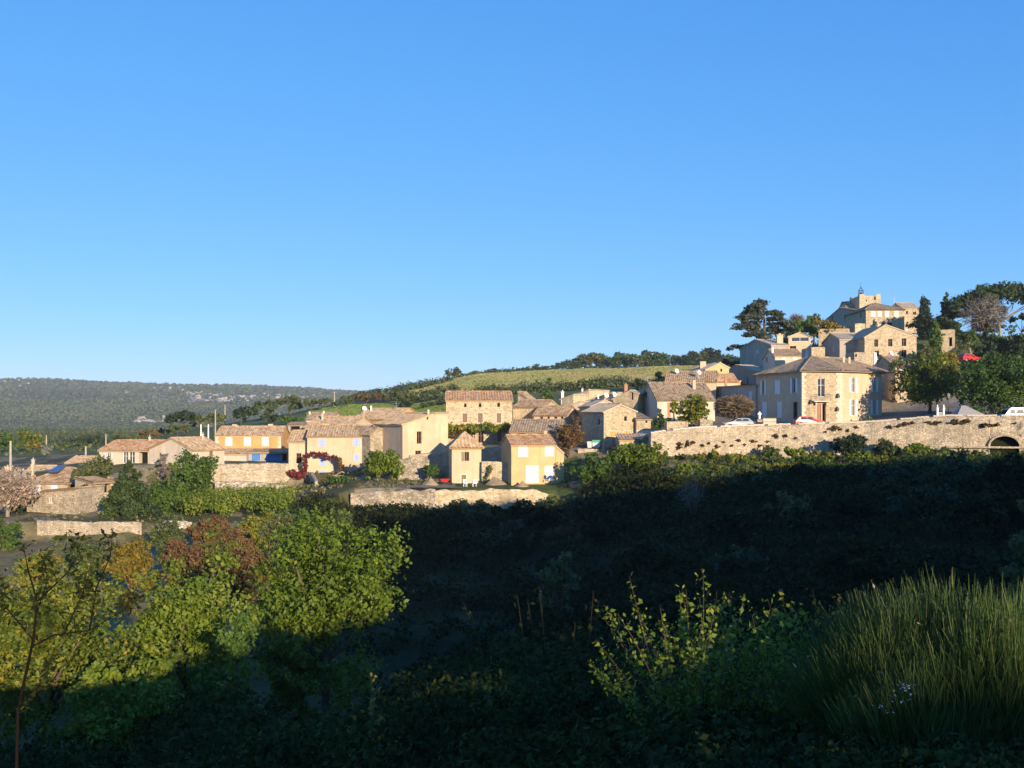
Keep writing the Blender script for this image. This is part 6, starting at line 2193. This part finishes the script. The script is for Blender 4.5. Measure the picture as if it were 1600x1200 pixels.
shoot_shrub('shrub', 'dark sprigged shrub half in shade beside the middle sprigged shrub', 1165, 12, -4.0, 930, 44, .9, .05, 60, 'l_green', seed=74)
shoot_shrub('shrub', 'small orange leaved sprig glowing in the dark below the walnut', 582, 15, -5.7, 1028, 9, .35, .085, 26, 'l_yellow', seed=75)
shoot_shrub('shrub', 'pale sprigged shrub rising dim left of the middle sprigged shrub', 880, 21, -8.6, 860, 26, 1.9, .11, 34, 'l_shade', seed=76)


def sapling():
    Y = 9
    z0 = gz(30, Y)
    rng = np.random.default_rng(9)
    root = thing('sapling', 'dark sparse sapling with a long side branch at the left edge', 'tree', (XY(20, Y).x, Y, z0))
    o3 = Vector(root.location)
    mb = MB()
    main = [(20, 1190), (28, 1110), (52, 1000), (58, 940), (44, 890), (36, 850)]
    br = [[(50, 1010), (85, 992), (140, 985), (190, 955), (225, 930)], [(58, 940), (100, 900), (125, 865), (108, 835)], [(140, 985), (150, 920), (172, 870), (176, 832)], [(56, 960), (75, 905), (66, 868)],
          [(28, 1110), (70, 1060), (82, 1020)], [(52, 1000), (10, 950), (-10, 900)], [(100, 990), (128, 930), (140, 895)]]
    W = [[P(px, py, Y + rng.normal() * .12) - o3 for px, py in q] for q in [main] + br]  # stem and side branches
    W[0][0].z = -.3
    for i, q in enumerate(W):
        r = .016 if i == 0 else .009
        mb.tube(q, [r * (1 - .75 * k / (len(q) - 1)) for k in range(len(q))], 6)
    Cs = []
    for i, q in enumerate(W):
        for k in range(230 if i else 170):
            j = rng.integers(0, len(q) - 1) if i else rng.integers(2, len(q) - 1)
            f = rng.random()
            p = q[j].lerp(q[j + 1], f)
            if rng.random() < .35 or (i and j >= len(q) - 2):
                Cs.append(np.array(p) + rng.normal(size=3) * np.array([.045, .06, .045]))
    mb.build('trunk', M['barkshade'], root)  # bark and leaves coloured dark so the sunlit sapling looks shaded
    Cs = np.array(Cs)
    V, Q = leaf_quads(Cs, rng.normal(size=Cs.shape), .05, .5, rng)
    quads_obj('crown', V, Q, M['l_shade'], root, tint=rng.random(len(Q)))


sapling()

# undergrowth on the bank below the viewer
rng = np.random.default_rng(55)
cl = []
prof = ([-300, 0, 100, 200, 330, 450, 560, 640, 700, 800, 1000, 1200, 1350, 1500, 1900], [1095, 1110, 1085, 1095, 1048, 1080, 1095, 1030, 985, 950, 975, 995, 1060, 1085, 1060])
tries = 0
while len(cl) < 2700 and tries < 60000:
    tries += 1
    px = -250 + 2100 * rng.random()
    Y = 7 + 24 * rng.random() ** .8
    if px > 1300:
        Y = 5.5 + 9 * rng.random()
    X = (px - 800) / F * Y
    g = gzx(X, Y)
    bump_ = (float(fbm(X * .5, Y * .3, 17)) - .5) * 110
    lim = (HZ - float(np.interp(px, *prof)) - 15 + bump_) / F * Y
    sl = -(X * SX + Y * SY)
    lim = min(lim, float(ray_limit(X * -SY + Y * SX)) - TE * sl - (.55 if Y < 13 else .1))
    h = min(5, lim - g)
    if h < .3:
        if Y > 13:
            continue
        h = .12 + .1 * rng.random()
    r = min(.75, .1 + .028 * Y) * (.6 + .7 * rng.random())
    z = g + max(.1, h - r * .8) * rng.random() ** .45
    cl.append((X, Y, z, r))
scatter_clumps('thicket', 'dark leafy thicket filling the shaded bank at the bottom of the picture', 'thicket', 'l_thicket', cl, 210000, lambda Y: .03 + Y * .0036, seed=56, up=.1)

# flowers
for px, py, Y, lab in ((1405, 1082, 8, 'small cluster of white umbels on the dark bank under the broom'),):
    rng = np.random.default_rng(int(px))
    c = P(px, py, Y)
    g = gzx(c.x, c.y)
    root = thing('flower', lab, 'flower', (c.x, c.y, g))
    C, mb = [], MB()
    for k in range(12):
        tip = Vector((rng.normal() * .09, rng.normal() * .06, c.z - g + rng.normal() * .05))
        mb.tube([(tip.x * .2, tip.y * .2, 0), (tip.x * .6, tip.y * .6, tip.z * .6), tip], .004, 4)
        for q in range(8):
            C.append(np.array(tip) + rng.normal(size=3) * np.array([.03, .03, .008]))
    C = np.array(C)
    V, Q = leaf_quads(C, np.array([[0, 0, 1.0]]) + rng.normal(size=C.shape) * .3, .016, .9, rng)
    quads_obj('blossom', V, Q, M['greywhite'], root)
    mb.build('stems', M['l_green'], root)


# ------------------------------------------------------------------ far woods and hedgerows, reading as one mass
def far_woods():
    rng = np.random.default_rng(77)
    n = 42000
    px = -260 + 830 * rng.random(n)
    Y = np.exp(np.log(700) + rng.random(n) ** .75 * (np.log(3300) - np.log(700)))
    X = (px - 800) / F * Y
    keep = (~rock_mask(px, Y)) & ~((Y < 1450) & (fbm(X * .006, Y * .006, 2) < .35))
    X, Y = X[keep], Y[keep]
    Z = ground_h(X, Y)
    r = (1.3 + 2.6 * rng.random(len(X)) ** 2) * np.clip(Y / 1600, .6, 1.5)
    ph = (1 + 5 ** .5) / 2
    ico = np.array([(-1, ph, 0), (1, ph, 0), (-1, -ph, 0), (1, -ph, 0), (0, -1, ph), (0, 1, ph), (0, -1, -ph), (0, 1, -ph), (ph, 0, -1), (ph, 0, 1), (-ph, 0, -1), (-ph, 0, 1)]) / 1.9
    tri = np.array([(0, 11, 5), (0, 5, 1), (0, 1, 7), (0, 7, 10), (0, 10, 11), (1, 5, 9), (5, 11, 4), (11, 10, 2), (10, 7, 6), (7, 1, 8), (3, 9, 4), (3, 4, 2), (3, 2, 6), (3, 6, 8), (3, 8, 9), (4, 9, 5), (2, 4, 11), (6, 2, 10), (8, 6, 7), (9, 8, 1)])
    m = len(X)
    jit = 1 + .28 * rng.normal(size=(m, 12, 1))
    V = ico[None] * r[:, None, None] * jit * np.array([1, 1, .85]) + np.stack([X, Y, Z + r * .45], 1)[:, None, :]
    Q = tri[None] + (np.arange(m) * 12)[:, None, None]
    t = np.repeat((.5 + .22 * rng.normal(size=m) + 1.0 * (fbm(X * .004, Y * .004, 6) - .5)).clip(0, 1), 20)
    o = quads_obj('far_woods', V.reshape(-1, 3), Q.reshape(-1, 3), M['l_far'], tint=t)
    tag(o, 'scrub woodland covering the long plateau on the left horizon', 'woodland', kind='stuff')


M['l_bank'] = leafmat('bank_leaf', [(0.04, 0.07, 0.016), (0.075, 0.115, 0.024), (0.12, 0.15, 0.03), (0.2, 0.19, 0.035)], .28)
M['l_dry'] = leafmat('dry_grass_blade', [(0.10, 0.11, 0.035), (0.20, 0.17, 0.08), (0.30, 0.24, 0.13), (0.13, 0.15, 0.04)], .15)
M['l_far'] = leafmat('garrigue_leaf', [(0.035, 0.05, 0.022), (0.055, 0.075, 0.03), (0.085, 0.10, 0.04), (0.115, 0.115, 0.05)], .1)
far_woods()


def row(name, label, cat, spots, mat, n, leaf, seed, tint0=.5):
    rng = np.random.default_rng(seed)
    cl = []
    for px0, px1, Y0, Y1, h, cnt in spots:
        for i in range(cnt):
            px = px0 + (px1 - px0) * rng.random()
            Y = Y0 + (Y1 - Y0) * (px - px0) / (px1 - px0) + rng.normal() * 3
            X = (px - 800) / F * Y
            r = h * (.4 + .5 * rng.random())
            cl.append((X, Y, gzx(X, Y) + h * .3 * rng.random(), r))
    V, Q, t = clump_leaves(np.array(cl), n, leaf, rng, .85, .4, .6, .3, tint0)
    o = quads_obj(name, V, Q, M[mat], tint=t)
    tag(o, label, cat, kind='stuff')


row('hedgerow', 'dark bushy strip along the foot of the dry field above the stepped roofs', 'hedgerow', [(690, 985, 296, 300, 3.6, 230), (660, 830, 285, 292, 2.6, 90), (990, 1050, 300, 290, 2.5, 30)], 'l_oak', 18000, .62, 1, .4)
row('scrub', 'scrubby dark bushes on the low ridge left of the lone round tree', 'scrub', [(640, 705, 440, 455, 3.6, 90), (560, 660, 470, 480, 3.6, 110), (700, 800, 478, 486, 2.6, 90), (660, 710, 345, 360, 3.6, 60), (520, 600, 480, 470, 3.2, 80)], 'l_oak', 13000, .9, 2, .4)
row('underwood', 'low underwood at the base of the crest tree line', 'underwood', [(780, 1150, 536, 536, 3.2, 200), (1080, 1170, 520, 500, 5, 60)], 'l_dark', 8000, 1.0, 3, .6)
row('meadow_hedge', 'dark hedge across the far meadow on the left', 'hedge', [(82, 112, 340, 340, 2.4, 22), (104, 158, 300, 292, 3.6, 36)], 'l_dark', 2400, .6, 4)
row('garden_scrub', 'mixed low scrub scattered over the sunny slopes between the walls', 'scrub', [(100, 260, 122, 140, 1.3, 90), (150, 340, 138, 148, 1.2, 60), (430, 620, 139, 147, .8, 70), (225, 330, 110, 112, .7, 30), (440, 560, 112, 124, 1.0, 90), (450, 520, 136, 144, .8, 30), (560, 640, 132, 138, .6, 40), (640, 690, 137, 141, .5, 16), (880, 1000, 133, 140, .9, 50), (20, 170, 90, 100, .8, 60), (380, 520, 88, 104, 1.1, 70)], 'l_oak', 17000, .3, 5, .7)
row('dry_grass', 'pale dry grass and stones strewn over the bank below the red creeper', 'grass', [(430, 565, 118, 150, .5, 160), (430, 560, 146, 150, .5, 60), (555, 700, 131, 144, .4, 90), (880, 960, 134, 146, .5, 60), (-40, 240, 78, 101, .3, 200), (30, 230, 107, 112, .35, 70), (240, 420, 104, 110, .4, 60)], 'l_dry', 13000, .24, 8, .5)
row('bank_scrub', 'green and yellowing scrub covering the bank right below the great wall', 'scrub', [(1030, 1200, 133, 134, 1.3, 70), (1200, 1480, 133, 129, 1.3, 90), (1035, 1200, 126, 127, 1.7, 80), (1200, 1480, 127, 123, 1.7, 110), (1040, 1480, 121, 117, 1.8, 120), (1480, 1640, 124, 121, 1.6, 50)], 'l_bank', 26000, .3, 10, .45)
row('hill_scrub', 'dense shrubs on the hillside among the upper houses', 'scrub', [(1130, 1200, 200, 215, 2.5, 30), (1240, 1330, 226, 232, 2.6, 40), (1430, 1600, 170, 180, 2.0, 60), (1440, 1600, 195, 200, 2.6, 60), (1460, 1600, 212, 220, 2.4, 50)], 'l_oak', 12000, .5, 6, .45)
row('meadow_scrub', 'scattered low trees and scrub over the far meadows on the left', 'scrub', [(-60, 260, 215, 225, 2.2, 60), (0, 250, 260, 270, 2.6, 60), (60, 330, 330, 340, 3.2, 70), (-80, 300, 420, 430, 4, 90), (-60, 420, 560, 560, 5, 130), (-60, 440, 640, 650, 5.5, 150), (180, 330, 200, 205, 1.6, 40)], 'l_oak', 16000, .75, 9, .55)
row('road_shrub', 'clipped and wild shrubs along the road edge under the right trees', 'shrub', [(1385, 1460, 138, 137, .8, 26), (1476, 1490, 136, 135.5, 1.0, 8), (1345, 1360, 146, 146, .9, 6)], 'l_green', 2200, .26, 7, .5)


def outcrops():
    rng = np.random.default_rng(12)
    V, Q = [], []
    spots = []
    for c, y, n in ((265, 2650, 10), (300, 2500, 18), (330, 2380, 22), (352, 2250, 18), (390, 2330, 14), (420, 2450, 20), (445, 2380, 12), (480, 2450, 8), (198, 2480, 5), (25, 2750, 8), (240, 1560, 12), (262, 1600, 8), (218, 1530, 5)):
        for i in range(n):
            spots.append((c + rng.normal() * 13, y + rng.normal() * 45, 1))
    for px, Y, k in spots:
        X = (px - 800) / F * Y
        z = gzx(X, Y)
        w, h, d = 4 + 12 * rng.random(), 1.6 + 2.4 * rng.random() ** 2, 3 + 3 * rng.random()
        b = len(V)
        for zz, q in ((-2, 1), (h * .6, .95), (h + 2.5, .6)):
            for sx, sy in ((-1, -1), (1, -1), (1, 1), (-1, 1)):
                V.append((X + sx * w / 2 * q * (1 + .2 * rng.normal()), Y + sy * d / 2 * q, z + zz * (1 + .2 * rng.normal())))
        for r in (0, 4):
            for i in range(4):
                j = (i + 1) % 4
                Q.append((b + r + i, b + r + j, b + r + 4 + j, b + r + 4 + i))
        Q.append((b + 8, b + 9, b + 10, b + 11))
    o = quads_obj('rock_outcrop', V, Q, M['rock_far'])
    tag(o, 'pale limestone outcrops scattered along the far plateau', 'rocks', kind='stuff')


M['rock_far'] = plaster('pale_far_limestone', (0.40, 0.36, 0.31), 0.3)
outcrops()


def stubble():
    rng = np.random.default_rng(21)
    for name, lab, mat, n, f in (('stubble', 'dry olive stubble standing over the sloping field under the crest', 'l_stubble', 90000, 0), ('meadow_grass', 'fresh green grass of the small meadow behind the plain stone house', 'l_meadow', 26000, 1)):
        if f == 0:
            px = 640 + 515 * rng.random(n)
            Y = 322 + 184 * rng.random(n)
            edge = 320 + 14 * np.sin(px * .02)
            ok = (Y > edge) & ~((Y > 351) & (Y < 363) & (px > 720) & (px < 990)) & ~((px < 720) & (Y < 362))
        else:
            px = 480 + 222 * rng.random(n)
            Y = 197 + 122 * rng.random(n)
            ok = fbm(px * .05, Y * .05, 4) > .2
        px, Y = px[ok], Y[ok]
        X = (px - 800) / F * Y
        Z = ground_h(X, Y)
        m = len(X)
        a = rng.random(m) * 3.14
        w, h = (.45 if f == 0 else .3) * (.7 + .6 * rng.random(m)), (.42 if f == 0 else .28) * (.6 + .7 * rng.random(m))
        c, s = np.cos(a) * w, np.sin(a) * w
        tilt = rng.normal(size=(2, m)) * .12
        V = np.stack([np.stack([X - c, Y - s, Z - .1], 1), np.stack([X + c, Y + s, Z - .1], 1), np.stack([X + c * .8 + tilt[0], Y + s * .8 + tilt[1], Z + h], 1), np.stack([X - c * .8 + tilt[0], Y - s * .8 + tilt[1], Z + h], 1)], 1).reshape(-1, 3)
        t = (fbm(px * .02, Y * .06, 5) + rng.normal(size=m) * .08).clip(0, 1)
        o = quads_obj(name, V, np.arange(4 * m).reshape(m, 4), M[mat], tint=t)
        tag(o, lab, 'grass', kind='stuff')


M['l_stubble'] = leafmat('stubble_blade', [(0.19, 0.215, 0.075), (0.27, 0.28, 0.105), (0.34, 0.29, 0.125), (0.21, 0.245, 0.085)], .25)
M['l_meadow'] = leafmat('meadow_blade', [(0.11, 0.17, 0.04), (0.16, 0.22, 0.055), (0.2, 0.25, 0.07)], .25)
stubble()

SKY_AIR, SKY_DUST, SKY_OZONE, SKY_STR = 0.6, 0.0, 5.0, 0.10
SUN_STR, EXPO = 4.0, 1.0
SKY_RESP = ((.98, 1.12), (.56, 1.68), (.3, 3.2))
setup()


def haze():
    mb = MB()
    x, y0, y1 = 4600, -4600, 4600
    mb.box((0, (y0 + y1) / 2, 65), (2 * x, y1 - y0, 166))
    m = bpy.data.materials.new('pale_air')
    m.use_nodes = True
    nt = m.node_tree
    nt.nodes.clear()
    out = nt.nodes.new('ShaderNodeOutputMaterial')
    v = nt.nodes.new('ShaderNodeVolumePrincipled')
    v.inputs['Color'].default_value = (.82, .9, 1, 1)
    v.inputs['Density'].default_value = HAZE
    nt.links.new(v.outputs[0], out.inputs['Volume'])
    o = mb.build('haze', m)
    tag(o, 'thin pale blue haze lying over the valley', 'haze', kind='stuff')


HAZE = 0.00010
if HAZE:
    haze()
